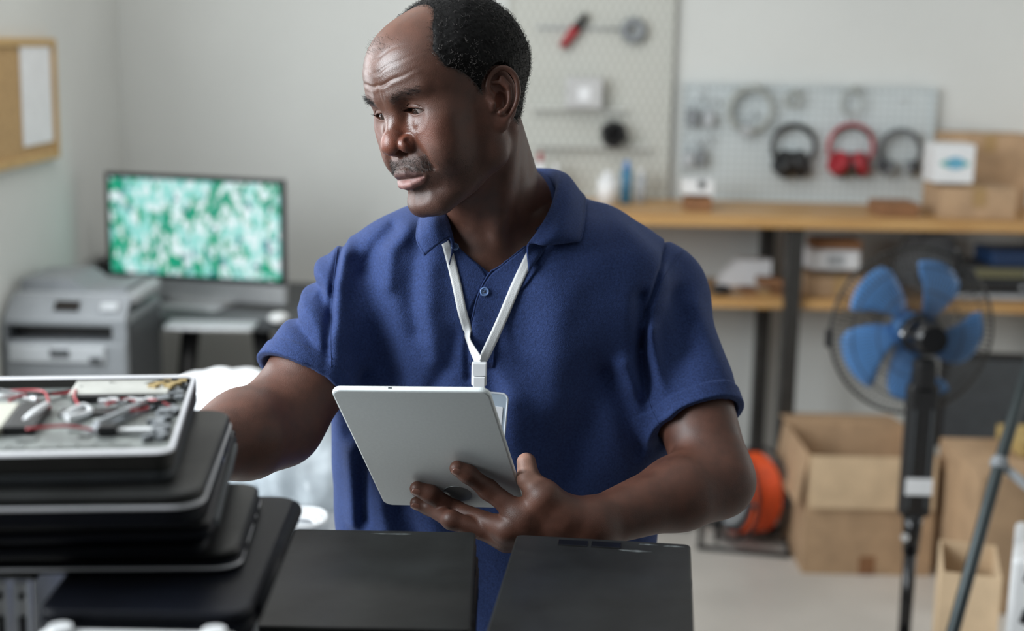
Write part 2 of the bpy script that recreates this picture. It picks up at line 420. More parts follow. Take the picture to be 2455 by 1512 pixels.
MB().box((X(255), .034, zt0 + .028), (.050, .006, .030), rot=R35, bevel=.002).build('keypad', M['lgrey'], pr)
adf = MB(); adf.prism([(-.15, 0), (-.15, .034), (-.06, .040), (-.010, .040), (.035, .010), (.09, .006), (.12, .016), (.155, .016), (.155, 0)], .24, Matrix.Translation((-.01, .36, zt0 + .052)) @ Matrix.Rotation(math.radians(90), 4, 'X'))
adf.build('document_feeder', M['grey'], pr)
MB().box((pw / 2 + .001, pd / 2, zt0 * .5), (.006, pd - .05, zt0 * .86), bevel=.003).build('side_panel', M['dark'], pr)
sc2 = empty('flatbed_scanner', (-1.215, 4.84, DZ + .001), 0, 'dark flatbed device standing behind the grey printer', 'scanner')
MB().box((0, 0, .045), (.36, .22, .09), bevel=.012).build('body', M['dark'], sc2)
t_ = MB(); slab(t_, .38, .24, .030, .02, .008, z0=.092); t_.build('lid', M['black'], sc2)
q = P(215, 690, 4.42); o = MB().sph((0, 0, .045), .05, 20, scale=(1, .8, .9)).build('black_pouch', M['black']); o.location = (q[0], 4.44, DZ + .001)
o.location = (q[0], 4.43, DZ); o.scale = (1.0, .8, (float(P(215, 664, 4.43)[2]) - DZ) / .09)
tag(o, 'rounded black pouch just right of the printer feeder', 'pouch')
TZ = .76
wt2 = empty('packing_table', (-.42, 2.89, 0), 0, 'white packing table heaped with clear bags behind the reaching arm', 'table')
MB().box((0, 0, TZ - .015), (.86, 1.18, .03), bevel=.003).build('tabletop', M['tabletop'], wt2)
for sx in (-1, 1):
    for sy in (-1, 1): MB().box((sx * .38, sy * .54, (TZ - .03) / 2), (.045, .045, TZ - .03), bevel=.004).build('leg', M['lgrey'], wt2)

# clear bags, cables and boxes heaped on the packing table
bagm = mat('clear_plastic_bag', (0.62, 0.68, 0.72), .18, noise=.15, nscale=12, alpha=.55)
def bag(name, c, s, seed, m, label, cat):
    r_ = np.random.default_rng(seed); bm = bmesh.new(); bmesh.ops.create_icosphere(bm, subdivisions=5, radius=1.0)
    K = r_.normal(0, 1, (14, 3)) * 3.4; ph_ = r_.uniform(0, 6.28, 14); am = r_.uniform(.02, .07, 14)
    for v in bm.verts:
        p = np.array(v.co); d_ = 1 + sum(a_ * abs(math.sin(k @ p + f_)) for a_, k, f_ in zip(am, K, ph_)) - .25
        p = p * d_; z = p[2]; p[2] = max(z, -.45)
        v.co = Vector((p[0] * s[0], p[1] * s[1], (p[2] + .45) * s[2]))
    for f_ in bm.faces: f_.smooth = True
    me = bpy.data.meshes.new(name); bm.to_mesh(me); bm.free()
    o = link(name, me, m); o.location = c; return tag(o, label, cat)
bag('plastic_bag', PZ(760, 1180, TZ + .001), (.12, .11, .10), 3, bagm, 'crumpled clear plastic bag beside the blue shirt hem', 'bag')
bag('plastic_bag', PZ(585, 1180, TZ + .001), (.085, .10, .07), 8, bagm, 'crumpled clear plastic bag just above the black laptop corner', 'bag')
o = bag('paper_bundle', PZ(545, 1000, TZ + .001), (.15, .12, .07), 11, M['paper'], 'bright white paper bundle behind the bent elbow', 'paper')
wc = MB()
c0 = PZ(665, 1255, TZ + .006)
for k in range(3):
    r_ = .045 + .006 * k
    wc.tube([(c0[0] + r_ * 1.5 * math.cos(t), c0[1] + r_ * math.sin(t), c0[2] + .006 * k + .003 * math.sin(3 * t)) for t in np.linspace(0, 2 * math.pi, 40)[:-1]], .004, 6, closed=True)
tag(wc.build('cable_coil', M['white']), 'coiled white cable on the packing table below the bent arm', 'cable')
q = PZ(752, 1080, TZ)
tb = empty('storage_tub', (q[0] - .01, q[1] + .12, TZ + .001), .1, 'brown open storage tub behind the white bags', 'tub')
t_ = MB(); tw, td, th = .17, .14, .075
for (cx_, cy_, sx_, sy_) in ((-tw / 2, 0, .006, td), (tw / 2, 0, .006, td), (0, -td / 2, tw, .006), (0, td / 2, tw, .006)): t_.box((cx_, cy_, th / 2), (sx_, sy_, th))
t_.box((0, 0, .003), (tw, td, .006)); t_.build('walls', mat('brown_tub_plastic', (0.16, .13, .09), .5, noise=.1), tb)
rr = MB()
for (cx_, cy_, sx_, sy_) in ((-tw / 2, 0, .016, td + .016), (tw / 2, 0, .016, td + .016), (0, -td / 2, tw, .016), (0, td / 2, tw, .016)): rr.box((cx_, cy_, th + .004), (sx_, sy_, .008), bevel=.002)
rr.build('rim', M['lgrey'], tb)

# ------------------------------------------------------------------ long workbench along the back wall
BZ = P(1800, 519, 4.72)[2]; BF = 4.72                # top surface height and front edge
LZ = P(2100, 728, 4.74)[2]
xl = P(1290, 500, BF)[0]; xr = RIGHT - .02
wb = empty('workbench', ((xl + xr) / 2, (BF + BACK) / 2, 0), 0, 'long oiled wood workbench with lower shelf on dark steel legs', 'workbench')
hx = (xr - xl) / 2; dp = BACK - .01 - BF; cxw = (xl + xr) / 2; cyw = (BF + BACK) / 2
MB().box((0, -.005, BZ - .019), (2 * hx, dp, .038), bevel=.004).build('worktop', M['wood'], wb)
MB().box((0, .02, LZ - .016), (2 * hx - .04, dp - .07, .032), bevel=.003).build('lower_shelf', M['wood'], wb)
for px_ in (1893, 2640, 3350):
    X = P(px_, 800, BF + .05)[0] - cxw
    MB().box((X, -dp / 2 + .05, (BZ - .04) / 2), (.055, .055, BZ - .04), bevel=.004).build('leg', M['steel'], wb)
    MB().box((X - .02, dp / 2 - .06, (BZ - .04) / 2), (.05, .05, BZ - .04), bevel=.004).build('leg', M['steel'], wb)
X = xl + .06 - cxw
for yy in (-dp / 2 + .05, dp / 2 - .06): MB().box((X, yy, (BZ - .04) / 2), (.05, .05, BZ - .04), bevel=.004).build('leg', M['steel'], wb)

# ------------------------------------------------------------------ boards on the back wall
def board(name, p0, p1, m, label, D=BACK - .03, th=.02):
    a, b = P(*p0, D), P(*p1, D); w, h = abs(b[0] - a[0]), abs(a[2] - b[2])
    o = empty(name, ((a[0] + b[0]) / 2, D, (a[2] + b[2]) / 2), 0, label, 'pegboard')
    MB().box((0, th / 2, 0), (w, th, h), bevel=.002).build('panel', m, o)
    r_ = MB()
    for s in (-1, 1): r_.box((s * (w / 2 - .006), -.003, 0), (.012, .010, h), bevel=.002); r_.box((0, -.003, s * (h / 2 - .006)), (w - .024, .010, .012), bevel=.002)
    r_.build('rim', m, o)
    return o
pbm1 = pegboard_mat('staggered_pegboard', (0.57, 0.575, 0.53), .030, (.33, .33, .30), r=.27, slot=1.0, stagger=True)
pbm2 = pegboard_mat('square_pegboard', (0.58, 0.63, 0.64), .026, (.38, .42, .43), r=.22)
ba = board('tall_pegboard', (1222, -150), (1600, 478), pbm1, 'tall cream pegboard reaching above the picture, behind the mans head')
bb = board('wide_pegboard', (1640, 196), (2226, 492), pbm2, 'wide pale blue pegboard with headphones on it')
WD = BACK - .06
def hang(name, px, py, D=WD): return P(px, py, D)

def hook(px, py, label='small steel hook holding things on the pegboard'):
    c = hang('h', px, py, BACK - .03)
    o = MB().tube([(c[0], c[1] + .01, c[2]), (c[0], c[1] - .04, c[2]), (c[0], c[1] - .048, c[2] + .012)], .003, 6).build('peg_hook', M['chrome'])
    return tag(o, label, 'hook')
# headphones / cable rings
def headphones(px, py, R, cup, mb, mc_, label, spread=.55, drop=.35, cupw=1.0):
    c = hang('h', px, py); s = 3410 / 5.26
    r_ = R / s
    o = empty('headphones', (c[0], c[1], c[2]), 0, label, 'headphones', 'headphones hung on the wide pegboard')
    a0, a1 = math.radians(-40), math.radians(220)
    MB().torus((0, 0, 0), r_, .008, axis=(0, 1, 0), a0=a0, a1=a1, n=36, m=10).build('headband', mb, o)
    MB().torus((0, 0, 0), r_ * .93, .008, axis=(0, 1, 0), a0=math.radians(30), a1=math.radians(150), n=20, m=8).build('headband_pad', mc_, o)
    for sgn in (-1, 1):
        e = MB(); cx_, cz_ = sgn * r_ * spread, -r_ * drop - cup * .25
        ax = Vector((sgn * .75, -.35, .4)).normalized()
        p0 = Vector((cx_, -.005, cz_)) 
        e.cyl(p0 - ax * .018, p0 + ax * .018, cup, cup * .86, 24)
        e.build('ear_cup', mb, o)
        MB().torus(p0 - ax * .02, cup * .78, .012, axis=tuple(ax), n=24, m=8).build('ear_pad', mc_, o)
    return o
hgm = mat('pale_grey_cable', (0.36, .38, .36), .5, noise=.1)
headphones(1902, 350, 50, .052, M['black'], M['black'], 'black headphones, left of the red and black pair', spread=.42, drop=.62)
headphones(2040, 352, 52, .048, M['red'], M['black'], 'red and black headphones in the middle of the wide pegboard', spread=.52, drop=.58)
headphones(2158, 362, 48, .026, M['dark'], M['grey'], 'thin grey headphones hanging nearest the pegboards right edge', spread=.75, drop=.65)
def ring(px, py, R, th, m, label, cat='cable', turns=3, name='cable_coil', sq=1.0):
    c = hang('h', px, py); s = 3410 / 5.26; r_ = R / s; t = MB()
    for k in range(turns): t.torus((0, -.006 * k, 0), r_ * (1 - .04 * k), th, axis=(0, 1, 0), n=40, m=6, sy=sq)
    t.box((r_ * .2, -.012, r_ * .98 * sq), (.012, .03, .03), bevel=.003)
    o = t.build(name, m); o.location = c; return tag(o, label, cat)
ring(1798, 262, 52, .007, hgm, 'large pale grey cable coil at the left of the wide pegboard')
ring(1900, 238, 17, .006, hgm, 'small grey cable loop hanging above the black headphones', turns=2)
ring(2040, 245, 24, .004, hgm, 'thin pale green cable loop above the red and black headphones', turns=2, sq=1.3)
def adaptor(px, py, w, h, m, label):
    c = hang('h', px, py); s = 3410 / 5.26
    o = empty('power_adaptor', c, 0, label, 'adaptor')
    MB().box((0, 0, 0), (w / s, .035, h / s), bevel=.005).build('casing', m, o)
    MB().tube([(0, 0, h / s / 2), (.01, -.01, h / s / 2 + .03), (.03, -.005, h / s / 2 + .05), (.045, 0, h / s / 2 + .02)], .003, 6).build('cord', M['grey'], o)
    return o
adaptor(1788, 312, 28, 24, M['lgrey'], 'beige adaptor hanging at the bottom of the large cable coil')
adaptor(1660, 282, 26, 40, M['grey'], 'leftmost grey adaptor in the upper row of the wide pegboard')
adaptor(1698, 285, 24, 34, M['lgrey'], 'second grey adaptor in the upper row of the wide pegboard')
adaptor(1650, 382, 26, 32, M['lgrey'], 'leftmost grey adaptor in the lower row of the wide pegboard')
adaptor(1680, 378, 18, 40, M['grey'], 'second grey adaptor in the lower row of the wide pegboard')
for i, (x, y) in enumerate(((1678, 215), (1798, 214), (1902, 216), (2040, 222), (2158, 240))):
    hook(x, y, 'steel hook near the wide pegboards top edge, number %s from the left' % ('one', 'two', 'three', 'four', 'five')[i])
# things on the tall pegboard
def rail(px0, px1, py, label):
    a, b = P(px0, py, BACK - .04), P(px1, py, BACK - .04); o = empty('wire_rail', (a + b) / 2, 0, label, 'rail')
    h = (b[0] - a[0]) / 2
    MB().tube([(-h, 0, 0), (h, 0, 0)], .0035, 6).build('rod', M['lgrey'], o)
    for s in (-1, 1): MB().tube([(s * h, 0, 0), (s * h, .02, 0)], .0035, 6).build('bracket', M['lgrey'], o)
    return o
rail(1290, 1500, 68, 'thin wire rail on the tall pegboard near the top of the picture')
def ledge(px0, px1, py, label):
    a, b = P(px0, py, BACK - .05), P(px1, py, BACK - .05)
    o = MB().box((0, .008, 0), (b[0] - a[0], .034, .006), bevel=.002).build('peg_shelf', M['wall']); o.location = (a + b) / 2 + np.array([0, -.013, 0])
    return tag(o, label, 'shelf')
ledge(1275, 1500, 262, 'narrow pale shelf under the white device on the tall pegboard')
ledge(1280, 1560, 352, 'narrow pale shelf holding the black brush head')
c = P(1375, 75, WD); o = empty('screwdriver', c, 0, 'dark red tool slanting on the tall pegboard', 'tool')
dr = Vector((.045, 0, .062)); 
MB().cyl(-dr * .9, dr * .2, .014, .018, 12).build('grip', M['red'], o); MB().cyl(dr * .2, dr, .016, .010, 12).build('collar', M['black'], o)
c = P(1518, 73, WD); o = empty('tape_roll', c, 0, 'round grey tape roll hanging top right on the tall pegboard', 'tape')
MB().torus((0, 0, 0), .032, .014, axis=(0, 1, 0), n=32, m=10).build('roll', M['grey'], o); MB().torus((0, 0, 0), .018, .004, axis=(0, 1, 0), n=24, m=6).build('core', M['lgrey'], o)
c = P(1400, 222, BACK - .07); o = empty('white_router', (c[0], c[1] - .01, c[2]), 0, 'white square device on the narrow pegboard shelf', 'router')
MB().box((0, 0, 0), (.13, .045, .110), bevel=.006).build('casing', mat('cream_casing', (.52, .52, .52), .5, noise=.02), o); MB().box((0, -.024, -.005), (.045, .004, .05), bevel=.002).build('front_badge', M['paper'], o)
c = P(1470, 343, BACK - .09)
o = empty('bristle_brush', (c[0], c[1], P(1470, 352, BACK - .09)[2]), 0, 'black round bristle brush on the lower pegboard shelf', 'brush')
bm_ = MB()
for k in range(260):
    v = Vector((nrng.normal(), nrng.normal(), nrng.normal())).normalized(); bm_.cyl(v * .01 + Vector((0, 0, .046)), v * (.044 + nrng.uniform(0, .012)) + Vector((0, 0, .046)), .005, .002, 5)
bm_.build('bristles', M['black'], o); MB().cyl((0, 0, 0.0), (0, 0, .05), .02, .02, 14).build('hub', M['black'], o)

# things standing on the worktop
def on_bench(px, py): 
    q = PZ(px, py, BZ); q[1] = min(max(q[1], BF + .03), BACK - .1); return q
def cyl_thing(name, px, r, h, m, label, cat, D, z=BZ, capm=None, capn='cap'):
    X = P(px, 480, D)[0]; o = empty(name, (X, D, z), 0, label, cat)
    MB().cyl((0, 0, 0), (0, 0, h * .8), r, r * .95, 24).build('body', m, o)
    MB().cyl((0, 0, h * .8), (0, 0, h), r * .55, r * .45, 20).build(capn, capm or M['white'], o)
    return o
cyl_thing('spray_bottle', 1500, .021, .150, mat('teal_bottle', (0.05, .18, .30), .3, noise=.2, nscale=20), 'blue bottle standing below the black brush', 'bottle', 5.05, capm=M['blue'])
cyl_thing('plastic_jar', 1455, .036, .115, M['white'], 'white jar left of the blue bottle on the worktop', 'jar', 5.03)
cyl_thing('plastic_jar', 1535, .018, .12, M['lgrey'], 'slim pale jar right of the blue bottle', 'jar', 5.08)
cyl_thing('glue_bottle', 1330, .020, .13, M['lgrey'], 'pale slim glue bottle nearest the blue collar', 'bottle', 5.1)
cyl_thing('glue_bottle', 1293, .018, .17, M['white'], 'white bottle with a red cap peeking out beside the neck', 'bottle', 5.1, capm=M['red'])
def carton(name, px0, px1, py0, z, D, depth, m, label, cat='box', rz=0.0, tape=True, flapm=None):
    """closed carton: left/right pixel, top pixel, base height, front face distance"""
    px0 += .6 * max(0, px0 - 1227) * depth / (D + depth); py0 += .5 * (py0 - 110) * depth / (D + depth)   # the far edges stay inside the outline
    a, b = P(px0, py0, D), P(px1, py0, D); w = b[0] - a[0]; h = (a[2] + b[2]) / 2 - z
    o = empty(name, ((a[0] + b[0]) / 2, D + depth / 2, z), rz, label, cat)
    MB().box((0, 0, h / 2), (w, depth, h), bevel=.003).build('body', m, o)
    f_ = MB()
    for s in (-1, 1): f_.box((0, s * depth / 4, h + .0015), (w - .002, depth / 2 - .002, .003))
    f_.build('flap', flapm or m, o)
    if tape:
        t = MB(); t.box((0, 0, h + .0036), (.045, depth + .001, .0012)); t.box((0, -depth / 2 - .001, h - .03), (.045, .0012, .06)); t.build('tape', M['tape'], o)
    return o
carton('small_carton', 1640, 1708, 472, BZ, 4.86, .14, M['card_dark'], 'small flat brown carton at the left end of the worktop', tape=False)
o = carton('white_carton', 1634, 1712, 430, P(1675, 472, 4.86)[2] + .006, 4.87, .12, M['white'], 'small white carton with a dark dot, on the small brown carton', tape=False)
MB().cyl((0.01, -.0615, .035), (0.01, -.0635, .035), .014, .014, 16).build('round_mark', M['dark'], o)
carton('flat_carton', 2092, 2206, 484, BZ, 4.80, .16, M['card_dark'], 'flat brown carton in front of the wide pegboards right end', tape=False)
lb = carton('long_carton', 2232, 2440, 445, BZ, 4.78, .24, M['card'], 'long brown carton under the white box with the blue oval')
lbz = P(2330, 445, 4.78)[2] + .005
carton('tall_carton', 2256, 2475, 320, BZ, 5.04, .17, M['card'], 'tall brown carton standing behind the long carton')
o = carton('logo_box', 2228, 2340, 345, lbz, 4.80, .14, M['white'], 'white box with a blue and green oval mark on the long carton', tape=False)
hz_ = P(2280, 345, 4.8)[2] - lbz
for (dx, dz, rx, rz_, mm, dy) in ((0, 0, .048, .014, 'mark_green', 0), (.002, .002, .030, .021, 'mark_blue', .001)):
    mk = MB(); mk.prism([(rx * math.cos(t), rz_ * math.sin(t)) for t in np.linspace(0, 2 * math.pi, 33)[:-1]], .001, Matrix.Translation((dx, -.0715 - dy, hz_ / 2 + dz)) @ Matrix.Rotation(math.radians(90), 4, 'X'))
    mk.build('printed_mark', mat(mm, (.12, .42, .36) if 'green' in mm else (.14, .40, .55), .5, noise=.05), o)

# things on the lower shelf
SZ = LZ
carton('kraft_carton', 1920, 2092, 655, SZ, 4.86, .22, M['card'], 'kraft carton on the lower shelf right of the steel leg')
kz = P(2000, 655, 4.86)[2] + .006
q = P(2003, 600, 4.88); 
o = empty('paper_parcel', (q[0], 4.95, kz), .06, 'white paper wrapped parcel on top of the kraft carton', 'parcel')
MB().box((0, 0, .036), (.175, .14, .072), bevel=.012).build('wrapping', M['paper'], o); MB().box((0, -.071, .036), (.06, .002, .04)).build('label_sticker', M['lgrey'], o)
o = MB().box((0, 0, .016), (.165, .13, .032), bevel=.003).build('wooden_tray', M['card_dark']); o.location = (q[0] + .01, 4.95, kz + .073)
tag(o, 'flat orange brown tray lying on the white parcel', 'tray')
carton('brown_carton', 1775, 1880, 693, SZ, 4.88, .12, M['card_dark'], 'flat brown carton on the lower shelf left of the steel leg')
o = carton('brown_carton', 1815, 1878, 668, P(1830, 693, 4.88)[2] + .006, 4.89, .10, M['card_dark'], 'small brown carton topmost left of the steel leg', tape=False)
fx0, fx1 = float(P(1722, 660, 5.06)[0]), float(P(1848, 660, 5.06)[0]); fh = float(P(1800, 622, 5.06)[2]) - SZ
o = MB().prism([(fx0, 0), (fx1, 0), (fx1, fh), (fx0 + .07, fh), (fx0 + .02, fh * .45)], .07, Matrix.Translation((0, 5.12, SZ)) @ Matrix.Rotation(math.radians(90), 4, 'X')).build('foam_block', M['paper'])
tag(o, 'white foam block on the lower shelf behind brown cartons', 'foam')
o = MB().sph((0, 0, .018), .03, 14, scale=(1.2, 1, .6)).build('black_dongle', M['black']); o.location = (P(1728, 712, 4.86)[0], 4.86, SZ)
tag(o, 'small black object on the lower shelf beside the sleeve', 'gadget')
# stacked equipment at the right end of the lower shelf
def device(px0, px1, py0, z, D, depth, m, name, label, cat, front=None):
    a, b = P(px0, py0, D), P(px1, py0, D); w = b[0] - a[0]; h = (a[2] + b[2]) / 2 - z
    o = empty(name, ((a[0] + b[0]) / 2, D + depth / 2, z), 0, label, cat)
    MB().box((0, 0, h / 2), (w, depth, h), bevel=.006).build('casing', m, o)
    MB().box((0, -depth / 2 - .002, h / 2), (w * .9, .004, h * .7), bevel=.001).build('front_panel', front or M['black'], o)
    for k in range(3): MB().cyl((w * (.25 + .07 * k), -depth / 2 - .004, h / 2), (w * (.25 + .07 * k), -depth / 2 - .012, h / 2), min(h * .2, .008), None, 12).build('knob', M['lgrey'], o)
    return o, z + h
o, zz = device(2235, 2530, 705, SZ, 4.87, .26, M['grey'], 'network_switch', 'pale grey rack device lowest on the shelf behind the fan', 'device', M['lgrey'])
o, zz = device(2240, 2520, 672, zz + .002, 4.88, .25, M['dark'], 'dvd_player', 'dark flat device stacked second from the shelf behind the fan', 'device')
o, zz = device(2330, 2510, 640, zz + .002, 4.89, .23, M['dark'], 'amplifier', 'dark device with a dull yellow front behind the fan', 'device', mat('dull_yellow_panel', (.16, .15, .08), .5))
o, zz = device(2380, 2520, 602, zz + .002, 4.90, .2, mat('deep_blue_casing', (.02, .06, .16), .4, noise=.1), 'blue_toolbox', 'deep blue box topmost of the shelf stack at the picture edge', 'box', mat('navy_panel', (.015, .04, .11), .4))
bag('foam_bag', (P(2245, 690, 5.03)[0], 5.16, SZ), (.10, .05, .13), 33, M['grey'], 'grey plastic bag on the lower shelf behind the fan top', 'bag')
# ------------------------------------------------------------------ pedestal fan (seen from behind)
FD = 3.45
fc = P(2212, 812, FD); s_f = FPX / ((fc - CAM) @ _fw)
fan = empty('pedestal_fan', (fc[0], fc[1], 0), 0, 'black pedestal fan with blue blades seen from behind its motor', 'fan')
fz = fc[2]
R_ = 206 / s_f
fx = Vector((.10, -1, .04)).normalized()          # motor side points to the camera
def fq(x, y, z=0):                                # fan plane coordinates: x right, y up, z towards the viewer
    q = (-fx).to_track_quat('Y', 'Z')
    return (q @ Vector((x, -z, y))) + Vector((0, .10, fz))
def disc_ring(mb, r, z, th, n=72):
    mb.tube([fq(r * math.cos(t), r * math.sin(t), z) for t in np.linspace(0, 2 * math.pi, n + 1)[:-1]], th, 5, closed=True)
g = MB()
N_W = 100
for k in range(N_W):
    t = 2 * math.pi * k / N_W; c_, s_ = math.cos(t), math.sin(t)
    g.tube([fq(.050 * c_, .050 * s_, .062), fq(.11 * c_, .11 * s_, .060), fq(R_ * .80 * c_, R_ * .80 * s_, .045), fq(R_ * .95 * c_, R_ * .95 * s_, .024), fq(R_ * c_, R_ * s_, .004)], .0011, 4)
disc_ring(g, .11, .060, .0016); disc_ring(g, R_ * .80, .045, .0016)
g.build('rear_guard', M['steel'], fan)
g = MB()
for k in range(N_W):
    t = 2 * math.pi * (k + .5) / N_W; c_, s_ = math.cos(t), math.sin(t)
    g.tube([fq(.045 * c_, .045 * s_, -.085), fq(R_ * .80 * c_, R_ * .80 * s_, -.07), fq(R_ * .96 * c_, R_ * .96 * s_, -.03), fq(R_ * c_, R_ * s_, -.004)], .0011, 4)
disc_ring(g, R_ * .6, -.078, .0014)
g.build('front_guard', M['steel'], fan)
g = MB(); disc_ring(g, R_, 0, .0042); g.build('guard_rim', M['steel'], fan)
g = MB(); 
for aa in (185, 60): 
    t = math.radians(aa); p = fq(R_ * 1.02 * math.cos(t), R_ * 1.02 * math.sin(t), 0); g.box(p, (.014, .03, .045), bevel=.003)
g.build('rim_clip', M['black'], fan)
# blades: outlines in fan plane, measured around the hub; twisted
def blade(ang, rot=0):
    n, m = 12, 9; G = np.zeros((n, m, 3))
    for i in range(n):
        u = i / (n - 1); r = .045 + u * (R_ * .88 - .045)
        half = math.radians(23 + 4 * u) * (1 if u < .85 else 1 - (u - .85) * 1.2)
        sweep = math.radians(ang + 22 * (u - .6))
        for j in range(m):
            v = -1 + 2 * j / (m - 1); t = sweep + v * half
            rr = r * (1 - .04 * v * v * u)
            p = fq(rr * math.cos(t), rr * math.sin(t), -.006 + .020 * v + .006 * (1 - v * v)); G[i, j] = p
    return G
for ang in (130, 58, 346, 274, 202):
    MB().grid(blade(ang), .0018).build('blade', M['blue'], fan)
MB().cyl(fq(0, 0, -.03), fq(0, 0, .03), .048, .045, 32).build('hub', M['blue'], fan)
mo = MB(); mo.cyl(fq(0, 0, .055), fq(0, 0, .085), .052, .050, 32); mo.cyl(fq(0, 0, .085), fq(0, 0, .15), .050, .034, 32)
mo.build('motor_housing', M['black_gloss'], fan)
MB().sph(fq(-.052, .004, .075), .008, 12).build('oscillation_knob', M['chrome'], fan)
pc = Vector((fq(0, 0, .10).x, fq(0, 0, .10).y + .0, 0))
MB().box((pc.x, pc.y, fz - .095), (.055, .05, .09), bevel=.012).build('neck', M['black'], fan)
pz1 = P(2200, 1235, FD)[2]
pl = MB(); pl.box((pc.x, pc.y, (fz - .11 + pz1) / 2), (.076, .050, fz - .11 - pz1), bevel=.012, seg=3)
pl.build('column_housing', M['black'], fan)
rb = MB()
for s in (-1, 1): rb.box((pc.x + s * .022, pc.y - .026, (fz - .15 + pz1) / 2), (.007, .006, fz - .2 - pz1), bevel=.002)
rb.build('column_rib', M['dark'], fan)
zt = P(2200, 1158, FD)[2]
MB().box((pc.x, pc.y - .031, zt), (.066, .004, .042)).build('rating_sticker', M['paper'], fan)
MB().cyl((pc.x, pc.y, pz1 - .10), (pc.x, pc.y, pz1 + .01), .020, .026, 24).build('height_collar', M['black_gloss'], fan)
MB().cyl((pc.x - .020, pc.y - .018, pz1 - .050), (pc.x - .026, pc.y - .030, pz1 - .050), .010, .010, 16).build('height_knob', M['chrome'], fan)
MB().cyl((pc.x, pc.y, .03), (pc.x, pc.y, pz1 - .09), .0165, .0165, 24).build('pole', M['black_gloss'], fan)
bs_ = MB(); bs_.cyl((pc.x, pc.y, 0), (pc.x, pc.y, .022), .20, .195, 48); bs_.cyl((pc.x, pc.y, .022), (pc.x, pc.y, .06), .06, .03, 32); bs_.build('base', M['black'], fan)

# ------------------------------------------------------------------ cartons on the floor
def open_carton(name, cx_, cy_, w, d, h, rz, m, label, flaps, mi=None, stripe=True, th=.005):
    o = empty(name, (cx_, cy_, 0), rz, label, 'box')
    b_ = MB()
    b_.box((0, -d / 2 + th / 2, h / 2), (w, th, h)); b_.box((0, d / 2 - th / 2, h / 2), (w, th, h))
    b_.box((-w / 2 + th / 2, 0, h / 2), (th, d - 2 * th, h)); b_.box((w / 2 - th / 2, 0, h / 2), (th, d - 2 * th, h)); b_.box((0, 0, th / 2), (w - 2 * th, d - 2 * th, th))
    b_.build('body', m, o)
    for side, ln, ang in flaps:
        A = math.radians(ang)    # angle from straight up, positive = folded outwards
        mb = MB()
        if side in 'fb':
            sg = -1 if side == 'f' else 1
            R = Matrix.Rotation(-sg * A, 3, 'X'); c_ = Vector((0, sg * d / 2, h + .001)) + R @ Vector((0, 0, ln / 2))
            mb.box(c_, (w - .01, .004, ln), rot=R)
        else:
            sg = -1 if side == 'l' else 1
            R = Matrix.Rotation(sg * A, 3, 'Y'); c_ = Vector((sg * w / 2, 0, h + .001)) + R @ Vector((0, 0, ln / 2))
            mb.box(c_, (.004, d - .01, ln), rot=R)
        mb.build('flap', m if side in 'lrb' else M['card_light'], o)
    if stripe: MB().box((0, -d / 2 - .001, .03), (.05, .0014, .06)).build('tape', M['card_dark'], o)
    return o
BD = 4.22
a, b = P(1925, 1340, BD), P(2232, 1350, BD)
hb = P(2060, 1095, BD)[2]
open_carton('open_carton', (a[0] + b[0]) / 2, BD + .21, b[0] - a[0], .42, hb, 0, M['card'], 'large open carton on the floor behind the fan pole', [('f', .165, 176), ('b', .15, 95), ('l', .17, 171), ('r', .19, 146)])
BD2 = 3.92
a, b = P(2322, 1300, BD2), P(2560, 1300, BD2)
carton_h = P(2360, 1098 + .5 * 988 * .40 / (BD2 + .40), BD2)[2] + .002
o = carton('floor_carton', 2292, 2560, 1098, 0, BD2, .40, M['card'], 'tall brown carton right of the fan pole under the black screen', tape=False)
BD3 = 2.95
a, b = P(2300, 1420, BD3), P(2440, 1420, BD3)
o = open_carton('small_open_carton', (a[0] + b[0]) / 2, BD3 + .14, b[0] - a[0], .22, P(2330, 1392, BD3)[2], -.26, M['card_light'], 'pale open carton at the bottom right, nearest on the floor', [], stripe=False)
q = P(2440, 1085, 4.3)
o = carton('yellowish_carton', 2412, 2560, 1042, carton_h + .008, 4.10, .22, mat('yellowish_cardboard', (.50, .36, .14), .8, noise=.08), 'yellowish carton beside the sloping tube at the right edge', tape=False)

# black flat screen leaning behind the fan
q0, q1 = P(2232, 1062, 4.6), P(2570, 835, 4.6)
tv = empty('flat_screen', ((q0[0] + q1[0]) / 2, 4.55, 0), -.10, 'black flat screen standing on the floor behind the fan', 'screen')
tvw = q1[0] - q0[0]; zt = P(2400, 840, 4.6)[2]; zb = P(2300, 1062, 4.6)[2]
MB().box((0, 0, (zt + zb) / 2), (tvw, .035, zt - zb), bevel=.006).build('casing', M['black'], tv)
MB().box((0, -.019, (zt + zb) / 2 + .005), (tvw - .04, .003, zt - zb - .05)).build('panel', M['dark'], tv)
MB().box((0, .01, zb / 2), (.10, .03, zb), bevel=.004).build('stand_column', M['black'], tv); MB().box((0, 0, .01), (.36, .14, .02), bevel=.006).build('stand_foot', M['black'], tv)

